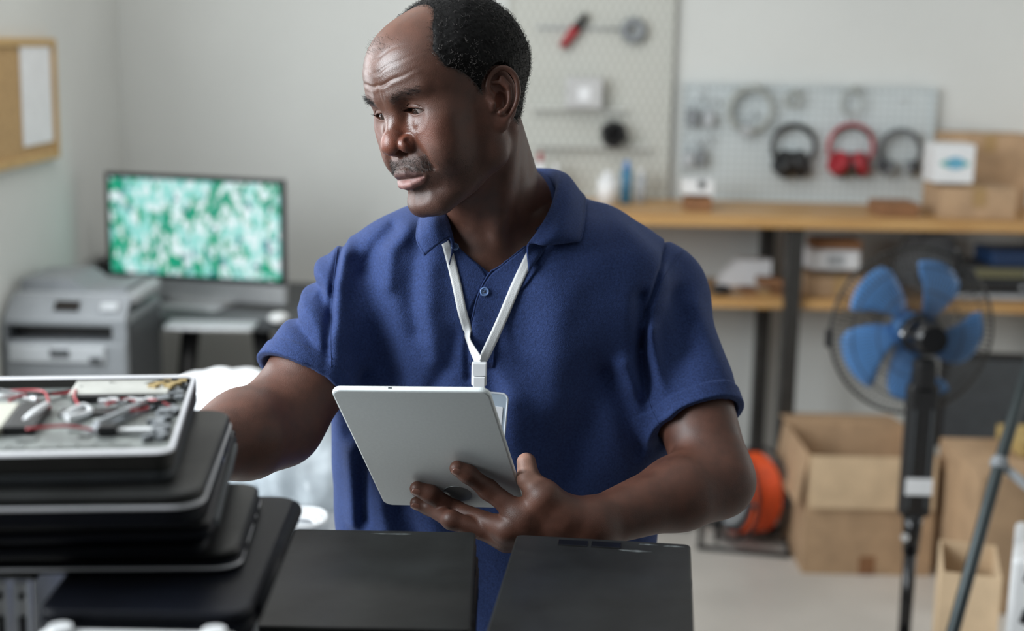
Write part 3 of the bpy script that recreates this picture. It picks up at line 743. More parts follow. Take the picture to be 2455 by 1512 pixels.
# sloping tube stand (tripod) at the right edge
TD = 2.95
tm = mat('grey_tube', (0.05, .062, .065), .4, metal=.6, noise=.05)
A_, B_, C_ = P(2470, 870, TD + .1), P(2396, 1110, TD), P(2262, 1600, TD - .25)
d_ = (C_ - B_); C2 = B_ + d_ * (B_[2] / -d_[2]); C2[2] = .012
tp = empty('tube_stand', (float(B_[0]) + .15, TD, 0), 0, 'grey tube stand with sloping legs at the right edge of the picture', 'stand')
O = np.array(tp.location)
apex = A_ + (A_ - B_) * .55
MB().tube([C2 - O, B_ - O, apex - O], .0135, 14).build('leg', tm, tp)
apex_l = apex - O
MB().tube([apex_l, (apex_l[0] + .48, apex_l[1] + .02, .013)], .0135, 14).build('leg', tm, tp)
MB().tube([apex_l, (apex_l[0] + .40, apex_l[1] - .40, .013)], .0135, 14).build('leg', tm, tp)
bo = B_ - O; MB().tube([bo, bo + np.array([.16, .02, -.125]), bo + np.array([.30, .03, -.20])], .010, 10).build('brace', M['lgrey'], tp)
MB().sph(bo, .02, 14).build('joint', M['grey'], tp)
MB().cyl(Vector(apex_l) - Vector((0, 0, .04)), Vector(apex_l) + Vector((0, 0, .05)), .028, .022, 20).build('head', M['black'], tp)

# white crate of black striped bags at the bottom right
q = P(2405, 1500, 2.75)
cr = empty('striped_box', (q[0] + .150, 2.85, 0), -.36, 'white and pale blue box with black stripes in the bottom right corner', 'box')
ch = P(2430, 1322, 2.8)[2]
MB().box((0, 0, ch / 2), (.20, .26, ch), bevel=.012).build('body', M['white'], cr)
MB().box((0, -.128, ch * .5 / 2 + .02), (.202, .012, ch * .46)).build('lower_band', mat('pale_blue_film', (.50, .62, .72), .3, noise=.05), cr)
for z_, t_ in ((ch - .055, .022), (ch - .14, .03)):
    MB().box((.01, -.131, z_), (.17, .006, t_), rot=Matrix.Rotation(math.radians(14), 3, 'Y')).build('stripe', M['black'], cr)
MB().torus((0, -.02, ch), .075, .008, axis=(0, 1, 0), a0=0, a1=math.pi, n=20, m=8, sy=-.6).build('handle', M['lgrey'], cr)

# ------------------------------------------------------------------ orange cable reel by the bench leg
rc = PZ(1796, 1328, 0.0); RD = float(rc[1]) + .08; zc = .165
rl = empty('cable_reel', (rc[0], RD + .05, 0), 0, 'orange cable on a black reel on the floor behind the elbow', 'reel')
ax = Vector((-.88, -.46, .05)).normalized(); c0 = Vector((0, 0, zc))
MB().cyl(c0 - ax * .055, c0 + ax * .055, .125, .125, 48).build('cable_winding', M['orange'], rl)
t_ = MB()
for k in range(8): t_.torus(c0 + ax * (-.048 + .0137 * k), .125, .0075, axis=tuple(ax), n=48, m=6)
t_.build('cable_turns', M['orange'], rl)
for s in (-1, 1):
    t_ = MB(); t_.torus(c0 + ax * s * .062, .150, .007, axis=tuple(ax), n=48, m=8)
    for k in range(6):
        a_ = k * math.pi / 3; q_ = ax.to_track_quat('Z', 'Y'); v = q_ @ Vector((math.cos(a_), math.sin(a_), 0))
        t_.cyl(c0 + ax * s * .062, c0 + ax * s * .062 + v * .15, .007, None, 8)
    t_.cyl(c0 + ax * s * .055, c0 + ax * s * .075, .04, None, 24); t_.build('flange', M['black'], rl)
MB().cyl(c0 + ax * .066, c0 + ax * .072, .118, None, 40).build('side_cover', M['dark'], rl)
t_ = MB(); t_.torus(c0 + ax * .074, .088, .010, axis=tuple(ax), n=40, m=8); t_.build('cover_ring', M['lgrey'], rl)
MB().cyl(c0 + ax * .076, c0 + ax * .086, .045, None, 24).build('socket_plate', M['black'], rl)
t_ = MB(); t_.tube([(-.16, -.10, .010), (.12, -.16, .010), (.16, .10, .010), (-.12, .15, .010)], .009, 8, closed=True)
for s in (-1, 1): t_.tube([tuple(c0 + ax * s * .085), (ax.x * s * .11, ax.y * s * .11, .012)], .009, 8)
t_.build('stand_frame', M['black'], rl)
o = MB().box((0, 0, .045), (.11, .11, .09), bevel=.01).build('black_power_block', M['black']); q = PZ(1672, 1290, 0); o.location = (q[0] - .07, q[1] + .12, 0)
tag(o, 'black block on the floor just under the raised forearm', 'power block')
# ------------------------------------------------------------------ front table with the laptop piles
FT = .88
ft = empty('front_table', (-.05, 1.165, 0), 0, 'dark front table carrying the laptop piles', 'table')
MB().box((0, 0, FT - .015), (1.3, .62, .03), bevel=.003).build('tabletop', M['dark'], ft)
for sx in (-1, 1):
    for sy in (-1, 1): MB().box((sx * .6, sy * .22, (FT - .03) / 2), (.05, .05, FT - .03), bevel=.004).build('leg', M['steel'], ft)

lid = mat('scuffed_black_lid', (0.010, 0.010, 0.0095), .45, spec=.35, c2=(0.021, .022, .022), nscale=14, bump=.05, bscale=200)
nt = lid.node_tree; bs = nt.nodes['Principled BSDF']
_n = nt.nodes.new('ShaderNodeTexNoise'); _n.inputs['Scale'].default_value = 9; _n.inputs['Detail'].default_value = 6
_tc = nt.nodes.new('ShaderNodeTexCoord'); nt.links.new(_tc.outputs['Object'], _n.inputs['Vector'])
_m = nt.nodes.new('ShaderNodeMapRange'); _m.inputs[1].default_value = .35; _m.inputs[2].default_value = .7; _m.inputs[3].default_value = .34; _m.inputs[4].default_value = .50
nt.links.new(_n.outputs['Fac'], _m.inputs[0]); nt.links.new(_m.outputs[0], bs.inputs['Roughness'])
navy = mat('navy_black_case', (0.004, 0.005, 0.009), .45, spec=.2, noise=.2, nscale=20)
rimm = mat('silver_rim', (0.74, 0.74, 0.77), .38, metal=.2, noise=.04)
smud = mat('dust_smudge', (0.10, .11, .11), .55, noise=.6, nscale=120)

def laptop(loc, rz, w, d, h, label, top=None, rim=None, rimz=.5, rad=.014, split=True, hinge=True, feet=True, name='laptop'):
    """closed laptop, origin at its base centre"""
    o = empty(name, loc, rz, label, 'laptop', 'laptops in the big pile at the left')
    b_ = MB(); hb = h * .56
    slab(b_, w, d, hb, rad, .0022); b_.build('base', navy, o)
    l_ = MB(); slab(l_, w - .002, d - .002, h - hb - .001, rad, .0030, z0=hb + .001); l_.build('lid', top or lid, o)
    if rim is not None:
        r_ = MB(); slab(r_, w + .0012, d + .0012, .0028, rad, .0012, z0=h * rimz - .002); r_.build('rim', rim, o)
    if hinge:
        for s in (-1, 1): MB().cyl((s * w * .36 - .02, d / 2 - .004, hb), (s * w * .36 + .02, d / 2 - .004, hb), .005, .005, 12).build('hinge', M['black'], o)
    for s in (-.3, .12, .3): MB().box((w / 2 - .0002, s * d * .8, hb * .5), (.0016, .016, hb * .34)).build('port', M['black_gloss'], o)
    return o
def lap_at(nr, rz, w, d):
    """base centre from the near right corner"""
    c_, s_ = math.cos(rz), math.sin(rz)
    v = np.array([-w / 2 * c_ - d / 2 * s_, -w / 2 * s_ + d / 2 * c_, 0]); return nr + v

# pile at the left, from the bottom up: each rests on the one below (light grey desktop case first)
Z = FT
pc_w, pc_d = .175, .30
q = P(562, 1490, .905)
pcz = 1.184; a = P(76, 1490, .905)
pcs = empty('desktop_case', ((a[0] + q[0]) / 2, .905 + .125, FT), 0, 'light grey computer case lying flat under the laptop pile', 'computer case')
cw = q[0] - a[0]; chh = pcz - FT
t_ = MB(); slab(t_, cw - .03, .235, chh - .022, .012, .004, c=(-.012, .002)); t_.build('chassis', M['lgrey'], pcs)
t_ = MB(); t_.box((0, -.116, (1.2005 - FT) / 2), (cw, .018, 1.2005 - FT), bevel=.006, seg=3); t_.build('front_bezel', M['white'], pcs)
t_ = MB(); slab(t_, cw - .032, .232, .020, .014, .004, z0=chh - .021, c=(-.012, .002)); t_.build('cover', M['white'], pcs)
for s in (-1, 1): MB().cyl((s * (cw / 2 - .016), -.116, 1.1995 - FT), (s * (cw / 2 - .016), -.116, 1.2045 - FT), .0100, .008, 18).build('corner_foot', M['white'], pcs)
Z = pcz + .004
# index, near right corner pixel x, depth of near edge, width, depth, thickness, yaw
spec = [
    # px,   D,    w,   d,    h,     rz,   label, top, rim, rimz
    (600, .930, .150, .265, .021, 1.3, 'thick navy black laptop lowest in the left pile, its rounded end sticking out right', navy, None, .5, .017),
    (574, 1.005, .38, .175, .016, 4.5, 'wide black laptop with a silver rim line, second lowest in the left pile', lid, rimm, .30, .020),
    (492, .995, .36, .25, .016, 6, 'plain black laptop directly on the wide silver rimmed one', navy, None, .5, .012),
    (508, .985, .36, .262, .0130, 7, 'thin black laptop with a grey ribbed edge in the middle of the pile', M['black'], None, .5, .010),
    (485, .975, .37, .245, .0235, 6, 'black laptop with a pale rim under the opened one', lid, rimm, .62, .024),
]
tops = []
for k, (px_, D, w, d, h, rz, lb_, tp_, rm_, rmz, rad) in enumerate(spec):
    q = P(px_, 1300, D); zz = Z
    # keep pixel x at the actual height
    for _ in range(3):
        py_ = 756 + FPX * math.tan(math.atan2(CAM[2] - zz - h, D) - PITCH); q = P(px_, py_, D)
    q = np.array([q[0], D, Z])
    r = math.radians(rz)
    o = laptop(lap_at(q, r, w, d), r, w, d, h, lb_, tp_, rm_, rmz, rad)
    if k == 3:
        t_ = MB()
        for j in range(34): t_.box((w / 2 + .0008, -d / 2 + .03 + j * .006, h * .3), (.003, .0032, h * .5))
        t_.build('vent_fins', M['grey'], o)
    if k == 4:
        MB().box((-w / 2 + .13, -d / 2 - .0012, h * .60), (.085, .003, .0075), bevel=.001).build('latch', M['lgrey'], o)
    if k == 0:
        MB().cyl((w / 2 - .006, -d / 2 + .03, h / 2), (w / 2 - .006, d / 2 - .01, h / 2), h * .47, None, 24).build('rounded_edge', navy, o)
    Z += h + .0006
# topmost: laptop with its bottom cover off
w, d, h = .36, .25, .0235
D = 1.0
for _ in range(3):
    py_ = 756 + FPX * math.tan(math.atan2(CAM[2] - Z - h, D) - PITCH); q = P(416, py_, D)
q = np.array([q[0], D, Z]); r = math.radians(8.5)
ol = empty('opened_laptop', lap_at(q, r, w, d), r, 'upturned silver laptop with its insides showing, topmost of the left pile', 'laptop')
t_ = MB(); slab(t_, w, d, .009, .014, .002); t_.build('screen_lid', M['dark'], ol)
fl = h - .0085                                       # floor of the open tray
t_ = MB(); slab(t_, w, d, fl - .0095, .013, .001, z0=.0095); t_.build('palm_rest', M['steel'], ol)
t_ = MB()
PR = rrect(w, d, .013); PI_ = rrect(w - .008, d - .022, .006)
n_ = len(PR)
lo = [t_.bm.verts.new((x, y, fl)) for x, y in PR]; hi = [t_.bm.verts.new((x, y, h - .0012)) for x, y in PR]
h2 = [t_.bm.verts.new((x * .994, y * .992, h)) for x, y in PR]; ih = [t_.bm.verts.new((x, y - .002, h)) for x, y in PI_]; il = [t_.bm.verts.new((x, y - .002 , fl)) for x, y in PI_]
for A, B, mi in ((lo, hi, 1), (hi, h2, 0), (h2, ih, 0), (ih, il, 1)):
    for i in range(n_): t_.bm.faces.new((A[i], A[(i + 1) % n_], B[(i + 1) % n_], B[i])).material_index = mi
t_.build('rim', [rimm, M['steel']], ol)
trm = mat('inner_tray_metal', (0.27, .29, .28), .45, metal=.5, noise=.25, nscale=60)
t_ = MB(); t_.box((0, -.002, fl + .0004), (w - .013, d - .021, .0008))
for k in range(26): t_.box((-w / 2 + .03 + k * .0125, -d / 2 + .030, fl + .0012), (.0095, .012, .0014))
for k in range(24): t_.box((-w / 2 + .03 + k * .0125, -d / 2 + .046, fl + .0012), (.0095, .011, .0014))
for k in range(60):
    x = nrng.uniform(-w / 2 + .02, w / 2 - .02); y = nrng.uniform(-d / 2 + .02, d / 2 - .02); t_.box((x, y, fl + .0014), (nrng.uniform(.003, .016), nrng.uniform(.003, .010), .0016))
t_.build('inner_tray', trm, ol)
RX = lambda fx_: w / 2 - fx_                          # distance from the right side
pcbm = mat('drive_plate', (0.55, .55, .51), .5, metal=.3, noise=.08, nscale=40)
MB().box((RX(.062), .088, fl + .0045), (.082, .050, .005), bevel=.0008).build('hard_drive', pcbm, ol)
MB().box((RX(.068), .058, fl + .004), (.060, .009, .006), bevel=.001).build('drive_connector', M['black'], ol)
MB().box((RX(.202), -.005, fl + .0045), (.130, .078, .006), bevel=.001).build('battery', mat('battery_sleeve', (.55, .54, .46), .5, noise=.04), ol)
MB().box((RX(.124), -.005, fl + .0045), (.024, .078, .0064), bevel=.001).build('battery_end', M['black'], ol)
MB().box((RX(.200), -.049, fl + .0035), (.12, .009, .005), bevel=.001).build('battery_tape', mat('yellow_tape', (.60, .38, .03), .5, noise=.1), ol)
MB().box((RX(.080), .018, fl + .0022), (.045, .020, .0025)).build('black_foil', M['black'], ol)
MB().box((RX(.057), -.047, fl + .005), (.015, .013, .008), bevel=.002).build('speaker', M['black'], ol)
MB().box((RX(.052), -.004, fl + .0025), (.011, .085, .0025), rot=-.45).build('ribbon_cable', M['lgrey'], ol)
MB().box((RX(.036), -.045, fl + .0035), (.026, .008, .0030)).build('ribbon_cable', M['white'], ol)
wires = [
    (M['red'], [(0.148, .045), (0.137, .060), (0.111, .075), (0.100, .08), (0.096, .05), (0.089, .03)], .0013),
    (M['red'], [(0.155, .08), (0.126, .072), (0.115, .04), (0.111, .02)], .0013),
    (M['black'], [(0.163, .085), (0.133, .06), (0.111, .082), (0.095, .09)], .0016),
    (M['black'], [(0.015, .045), (0.026, .028), (0.044, .022), (0.052, .035), (0.041, .045)], .0018),
    (M['red'], [(0.067, .028), (0.052, .038), (0.037, .03), (0.033, .012), (0.044, .0)], .0013),
    (M['red'], [(0.041, .042), (0.026, .032), (0.015, .025)], .0013),
    (M['white'], [(0.178, .065), (0.155, .055), (0.141, .065), (0.126, .05)], .0022),
    (M['white'], [(0.096, -.005), (0.085, .018), (0.078, .01), (0.092, -.015)], .0028),
    (M['white'], [(0.115, .028), (0.118, .0), (0.124, -.022)], .0040),
    (M['lgrey'], [(0.067, -.035), (0.052, -.01), (0.041, .03)], .0035),
    (M['red'], [(0.118, -.045), (0.089, -.044), (0.067, -.045)], .0012),
    (M['black'], [(0.009, .098), (0.030, .100), (0.052, .097), (0.074, .103)], .0018),
]
for mm, pts, r_ in wires:
    # smooth the path with a Catmull-Rom curve
    pp = [np.array([RX(x), y, fl + .006 + .002 * math.sin(i * 2.1)]) for i, (x, y) in enumerate(pts)]
    pp = [pp[0]] + pp + [pp[-1]]; cur = []
    for i in range(1, len(pp) - 2):
        for t in np.linspace(0, 1, 7)[:-1]:
            p0, p1, p2, p3 = pp[i - 1:i + 3]; cur.append(.5 * ((2 * p1) + (-p0 + p2) * t + (2 * p0 - 5 * p1 + 4 * p2 - p3) * t * t + (-p0 + 3 * p1 - 3 * p2 + p3) * t ** 3))
    cur.append(pp[-1]); MB().tube(cur, r_, 6).build('wire', mm, ol)
t_ = MB()
for k in range(40):
    x = RX(nrng.uniform(.010, .030)); y = nrng.uniform(-.09, .10); t_.box((x, y, fl + .0035), (nrng.uniform(.003, .009), nrng.uniform(.004, .012), nrng.uniform(.003, .006)), rot=nrng.uniform(-.5, .5))
t_.build('side_components', M['grey'], ol)
t_ = MB()
for k in range(6): t_.box((RX(.012 + .0045 * k), .108 - .012 * (k % 3), fl + .006 + .001 * (k % 3)), (.007, .008, .003), rot=.5 * (k % 3))
t_.build('gold_flex', mat('gold_flex_circuit', (.42, .30, .12), .4, noise=.3, nscale=200), ol)
t_ = MB()
for k in range(7): t_.box((RX(.055 - .011 * (k % 4) + .004 * k), .036 + .004 * (k % 2), fl + .006), (.007, .006, .005))
t_.build('white_plugs', M['white'], ol)

# metal drive cage in the bottom left corner
a, b = P(-90, 1412, 1.0), P(93, 1412, 1.0); ca = empty('drive_cage', ((a[0] + b[0]) / 2 - .002, 1.074, FT), 0, 'bare metal drive cage with slots in the bottom left corner', 'drive cage')
cw2 = b[0] - a[0] - .004; ch2 = 1.203 - FT
t_ = MB()
for s in (-1, 1): t_.box((s * (cw2 / 2 - .001), 0, ch2 / 2), (.002, .14, ch2))
t_.box((0, 0, ch2 - .001), (cw2, .14, .002)); t_.box((0, 0, .001), (cw2, .14, .002)); t_.build('shell', M['alu'], ca)
for k in range(3):
    x = cw2 / 2 - .010 - k * .016
    t_ = MB(); t_.box((x, -.072, ch2 / 2), (.011, .003, ch2 - .004), bevel=.001)
    t_.box((x - .004, -.074, ch2 / 2), (.0015, .004, ch2 - .01)); t_.build('rail', M['alu'], ca)
    t_ = MB()
    for j in range(5): t_.box((x + .001, -.0745, ch2 * (.15 + .18 * j)), (.005, .002, ch2 * .08)); t_.cyl((x + .001, -.073, ch2 * (.24 + .18 * j)), (x + .001, -.076, ch2 * (.24 + .18 * j)), .0022, None, 10)
    t_.build('slot', M['black'], ca)
# white folded sheet leaning between cage and case
pcf = PZ(120, 1450, 1.12)

# two piles of small black notebooks in front of the man
def notebook(loc, rz, w, d, h, label, last, k):
    o = empty('netbook', loc, rz, label, 'laptop', 'small black notebooks piled in front of the man')
    b_ = MB(); slab(b_, w, d, h * .55, .007, .0018); b_.build('base', M['black'], o)
    l_ = MB(); slab(l_, w - .0015, d - .0015, h * .45 - .0008, .007, .0020, z0=h * .55 + .0008); l_.build('lid', lid, o)
    for s in (-1, 1): MB().box((w / 2 - .0002, s * d * .25, h * .28), (.0016, .014, h * .28)).build('port', M['black_gloss'], o)
    return o
def pile(fl_px, fr_px, py, D, ztop, depth, n, rz, names):
    a = P(fl_px, py, D); b = P(fr_px, py, D); w = float(b[0] - a[0]); zt_ = float((a[2] + b[2]) / 2)
    h = (zt_ - FT) / n; c_ = (a + b) / 2
    for k in range(n):
        j = 0 if k == n - 1 else (((k * 37) % 5) - 2) * .0015
        loc = (c_[0] + j + depth / 2 * math.sin(rz), D - depth / 2 * math.cos(rz) - .001 * (k % 3), FT + k * h)
        if k < n - 1: lb_ = 'black notebook %s from the table top in the %s pile' % (('lowest', 'second', 'third', 'fourth', 'fifth', 'sixth', 'seventh', 'eighth')[k], names)
        else: lb_ = None
        o = notebook(loc, rz, w, depth, h - .0006, lb_, k == n - 1, k); top = o
    return top, h, w
n1, hh1, w1 = pile(705, 1143, 1267, 1.40, None, .252, 9, math.radians(0.6), 'left')
n1['label'] = 'scuffed black notebook lid just below the tablet, left of the gap'
n2, hh2, w2 = pile(1236, 1656, 1289, 1.395, None, .262, 8, math.radians(-6), 'right')
n2['label'] = 'black notebook lid with two dark rectangles below the forearm'
# marks on the lids
hh = hh1
zt_ = hh1 - .0006
sm = MB()
def smudge(mb, cx_, cy_, rx, ry, z):
    mb.prism([(cx_ + rx * math.cos(t) * (1 + .25 * math.sin(3 * t + rx * 900)), cy_ + ry * math.sin(t) * (1 + .2 * math.cos(5 * t))) for t in np.linspace(0, 2 * math.pi, 25)[:-1]], .00012, Matrix.Translation((0, 0, z)))
for (x, y, rx, ry) in ((.01, .114, .020, .0016),): smudge(sm, x, y, rx, ry, zt_)
sm.build('dust_mark', smud, n1)
zt_ = hh2 - .0006
for (x, y, rx, ry) in ((.032, .100, .015, .0022), (.072, .120, .010, .0016), (.045, .121, .009, .0014)):
    sm = MB(); smudge(sm, x, y, rx, ry, zt_); sm.build('dust_mark', smud, n2)
t_ = MB()
for x in (-.030, .004): t_.box((x, .112, zt_ + .0003), (.030, .016, .0012), bevel=.0004)
t_.build('recessed_sticker', M['black_gloss'], n2)
# ------------------------------------------------------------------ smooth solid modelling: distance fields turned into meshes
f32 = np.float32
def smin(a, b, k):
    h = np.clip(.5 + .5 * (b - a) / k, 0, 1); return b + (a - b) * h - k * h * (1 - h)
def smax(a, b, k): return -smin(-a, -b, k)
def seg(p, a, b, ra, rb=None):
    a = np.asarray(a, f32); b = np.asarray(b, f32); rb = ra if rb is None else rb
    ba = b - a; h = np.clip(((p - a) @ ba) / max(float(ba @ ba), 1e-12), 0, 1)
    d = p - a - h[:, None] * ba
    return np.sqrt(np.einsum('ij,ij->i', d, d)) - (ra + (rb - ra) * h)
def sph(p, c, r):
    d = p - np.asarray(c, f32); return np.sqrt(np.einsum('ij,ij->i', d, d)) - r
def ell(p, c, r, R=None):
    d = p - np.asarray(c, f32)
    if R is not None: d = d @ np.asarray(R, f32)
    r = np.asarray(r, f32); q = d / r; k0 = np.sqrt(np.einsum('ij,ij->i', q, q)); q2 = q / r; k1 = np.sqrt(np.einsum('ij,ij->i', q2, q2)) + 1e-9
    return k0 * (k0 - 1) / k1
def chain(p, pts, rs, k=0.0):
    d = None
    for i in range(len(pts) - 1):
        s = seg(p, pts[i], pts[i + 1], rs[i], rs[i + 1]); d = s if d is None else (smin(d, s, k) if k > 0 else np.minimum(d, s))
    return d

def mesh_sdf(f, lo, hi, h, n=16, project=2, lip=1.6):
    """surface nets over the blocks the surface passes through. f(points, centre, radius) -> distance"""
    lo = np.asarray(lo, float); hi = np.asarray(hi, float)
    nb = np.ceil((hi - lo) / (h * n)).astype(int)
    I = np.stack(np.meshgrid(*[np.arange(k) for k in nb], indexing='ij'), -1).reshape(-1, 3)
    cen = lo + (I + .5) * n * h; rad = h * n * .87
    big = f(cen.astype(f32), None, None)
    I = I[np.abs(big) < rad * lip + h]
    ax = np.arange(n + 2)
    loc = np.stack(np.meshgrid(ax, ax, ax, indexing='ij'), -1).reshape(-1, 3)
    B = 1 << 20
    keys = []; pos = []; edges = []
    N = n + 2
    off = np.array([(i, j, k) for i in (0, 1) for j in (0, 1) for k in (0, 1)])
    for b in I:
        g0 = b * n
        pts = (lo + (g0 + loc) * h).astype(f32)
        c = (lo + (g0 + n / 2) * h)
        v = f(pts, c, rad * 1.15 + h).reshape(N, N, N)
        s = v < 0
        if s.all() or not s.any(): continue
        # cells 0..n (n+1 of them) so that quads at the block border find their neighbours
        cs = np.stack([s[o[0]:o[0] + n + 1, o[1]:o[1] + n + 1, o[2]:o[2] + n + 1] for o in off], -1)
        act = cs.any(-1) & ~cs.all(-1); act_i = np.argwhere(act)
        if len(act_i) == 0: continue
        cv = np.stack([v[o[0]:o[0] + n + 1, o[1]:o[1] + n + 1, o[2]:o[2] + n + 1] for o in off], -1)[act].astype(float)
        acc = np.zeros((len(act_i), 3)); cnt = np.zeros(len(act_i))
        for a in range(8):
            for ax_ in range(3):
                if off[a][ax_]: continue
                o2 = off[a].copy(); o2[ax_] = 1; b2 = o2[0] * 4 + o2[1] * 2 + o2[2]
                va, vb = cv[:, a], cv[:, b2]; cr = (va < 0) != (vb < 0)
                t = np.where(cr, va / np.where(cr, va - vb, 1), 0)
                pnt = off[a] + np.zeros((len(act_i), 3)); pnt[:, ax_] += t
                acc[cr] += pnt[cr]; cnt[cr] += 1
        G = g0 + act_i
        keys.append((G[:, 0] * B + G[:, 1]) * B + G[:, 2]); pos.append(lo + (G + acc / cnt[:, None]) * h)
        # edges owned by this block: start corner in 1..n  (global corner index), cells around have index -1/0
        for ax_ in range(3):
            sl0 = [slice(1, n + 1)] * 3; sl1 = list(sl0); sl1[ax_] = slice(2, n + 2)
            A_, B_ = s[tuple(sl0)], s[tuple(sl1)]; cr = np.argwhere(A_ != B_)
            if len(cr) == 0: continue
            fl = A_[tuple(cr.T)]; edges.append((ax_, g0 + cr + 1, fl))
    keys = np.concatenate(keys); pos = np.concatenate(pos); keys, ui = np.unique(keys, return_index=True); pos = pos[ui]
    quads = []
    for ax_, G, fl in edges:
        u, w = (ax_ + 1) % 3, (ax_ + 2) % 3; q = []
        for du, dw in ((0, 0), (1, 0), (1, 1), (0, 1)):
            g = G.copy(); g[:, u] -= du; g[:, w] -= dw
            k = (g[:, 0] * B + g[:, 1]) * B + g[:, 2]; i = np.searchsorted(keys, k); i = np.minimum(i, len(keys) - 1)
            q.append(np.where(keys[i] == k, i, -1))
        q = np.stack(q, -1); q[~fl] = q[~fl][:, ::-1]; quads.append(q[(q >= 0).all(1)])
    quads = np.concatenate(quads)
    quads = np.unique(quads, axis=0)
    used = np.unique(quads); rm = -np.ones(len(pos), int); rm[used] = np.arange(len(used)); pos = pos[used]; quads = rm[quads]
    return pos, quads

def chunked(f, pts, size=.06):
    """evaluate f point by point in spatial chunks"""
    out = np.empty(len(pts), f32); g = np.floor(pts / size).astype(int); g -= g.min(0)
    k = (g[:, 0] * 4096 + g[:, 1]) * 4096 + g[:, 2]; o = np.argsort(k, kind='stable'); ks = k[o]
    cut = np.concatenate([[0], np.nonzero(np.diff(ks))[0] + 1, [len(o)]])
    for a, b in zip(cut[:-1], cut[1:]):
        idx = o[a:b]; p = pts[idx].astype(f32); c = (p.max(0) + p.min(0)) / 2
        out[idx] = f(p, c, float(np.linalg.norm(p.max(0) - p.min(0)) / 2) + .002)
    return out
def grad(f, pts, e=3e-4):
    v = chunked(f, pts); g = np.empty_like(pts)
    for a in range(3):
        q = pts.copy(); q[:, a] += e; g[:, a] = (chunked(f, q) - v) / e
    return v, g
def project_on(f, pts, it=2, lim=.001, e=3e-4):
    for _ in range(it):
        v, g = grad(f, pts, e); n2 = (g * g).sum(1) + 1e-6
        st = np.clip(v / n2, -lim, lim)[:, None] * g
        pts = pts - st
    return pts
def np_mesh(name, V, F, m=None, parent=None, smooth=True):
    me = bpy.data.meshes.new(name)
    me.vertices.add(len(V)); me.vertices.foreach_set('co', np.asarray(V, f32).ravel())
    F = np.asarray(F); k = F.shape[1]
    me.loops.add(F.size); me.loops.foreach_set('vertex_index', F.ravel().astype(np.int32))
    me.polygons.add(len(F)); me.polygons.foreach_set('loop_start', np.arange(0, F.size, k, dtype=np.int32))
    me.polygons.foreach_set('loop_total', np.full(len(F), k, np.int32)) if hasattr(me.polygons[0], 'loop_total') and False else None
    me.update(calc_edges=True); me.validate()
    return link(name, me, m, parent, smooth)
def set_color(me, name, C):
    a = me.color_attributes.new(name, 'FLOAT_COLOR', 'POINT'); c = np.ones((len(me.vertices), 4), f32); c[:, :C.shape[1]] = C
    a.data.foreach_set('color', c.ravel())
def set_float(me, name, v):
    a = me.attributes.new(name, 'FLOAT', 'POINT'); a.data.foreach_set('value', np.asarray(v, f32))
# ------------------------------------------------------------------ the man: head frame
def rotv(a):
    a = np.asarray(a, float); th = np.linalg.norm(a); k = a / th
    K = np.array([[0, -k[2], k[1]], [k[2], 0, -k[0]], [-k[1], k[0], 0]]); return np.eye(3) + math.sin(th) * K + (1 - math.cos(th)) * K @ K
HR = rotv((-0.30907682, -0.21151371, 2.29427236))      # head-local x: his right, y: forward, z: up
HT = np.array([-0.0710, 1.6226, 1.5239]); HS = 0.99
def to_head(p): return ((p - HT.astype(f32)) @ HR.astype(f32)) / f32(HS)
def from_head(q): return np.asarray(q, float) * HS @ HR.T + HT
EYE = np.array([.0305, .0640, .0215]); ER = .0124
LIPU = ([(0, .0940, -0.0433), (.008, .0935, -0.0433), (.017, .0880, -0.0468), (.0235, .0820, -0.0503)], [.0050, .0050, .0038, .0020])
LIPL = ([(0, .0920, -0.0583), (.009, .0908, -0.0576), (.018, .0855, -0.0543), (.0235, .0810, -0.0513)], [.0068, .0062, .0042, .0020])
# ear in its own frame (u back, v up, w outwards)
_ea = math.radians(24)
EU = np.array([math.sin(_ea), -math.cos(_ea) * math.cos(.16), -.16]); EU /= np.linalg.norm(EU)
EV = np.array([0.05, -.14, .985]); EV -= EV @ EU * EU; EV /= np.linalg.norm(EV)
EW = np.cross(EV, EU); EW = EW if EW[0] > 0 else -EW
EO = np.array([.0725, .0045, .0085])
EM = np.stack([EU, EV, EW], 1)
def _cat(pts, n):
    pts = [np.array(x, float) for x in pts]; pp = [2 * pts[0] - pts[1]] + pts + [2 * pts[-1] - pts[-2]]; out = []
    for t in np.linspace(0, len(pts) - 1, n):
        i = min(int(t), len(pts) - 2); u = t - i; a, b, c, d = pp[i:i + 4]
        out.append(.5 * (2 * b + (c - a) * u + (2 * a - 5 * b + 4 * c - d) * u * u + (3 * b - a - 3 * c + d) * u ** 3))
    return out
_hel = _cat([(.010, -.001, .000), (.002, .006, .002), (-.001, .015, .003), (.003, .026, .004), (.013, .0325, .005), (.024, .0300, .006), (.0310, .0200, .007), (.0320, .0060, .007), (.0285, -.0070, .006), (.0215, -.0180, .003), (.0145, -.0250, .001)], 26)
_ant = _cat([(.0160, .0220, .003), (.0215, .0120, .0045), (.0220, .0020, .005), (.0185, -.0080, .0045), (.0120, -.0150, .003)], 12)
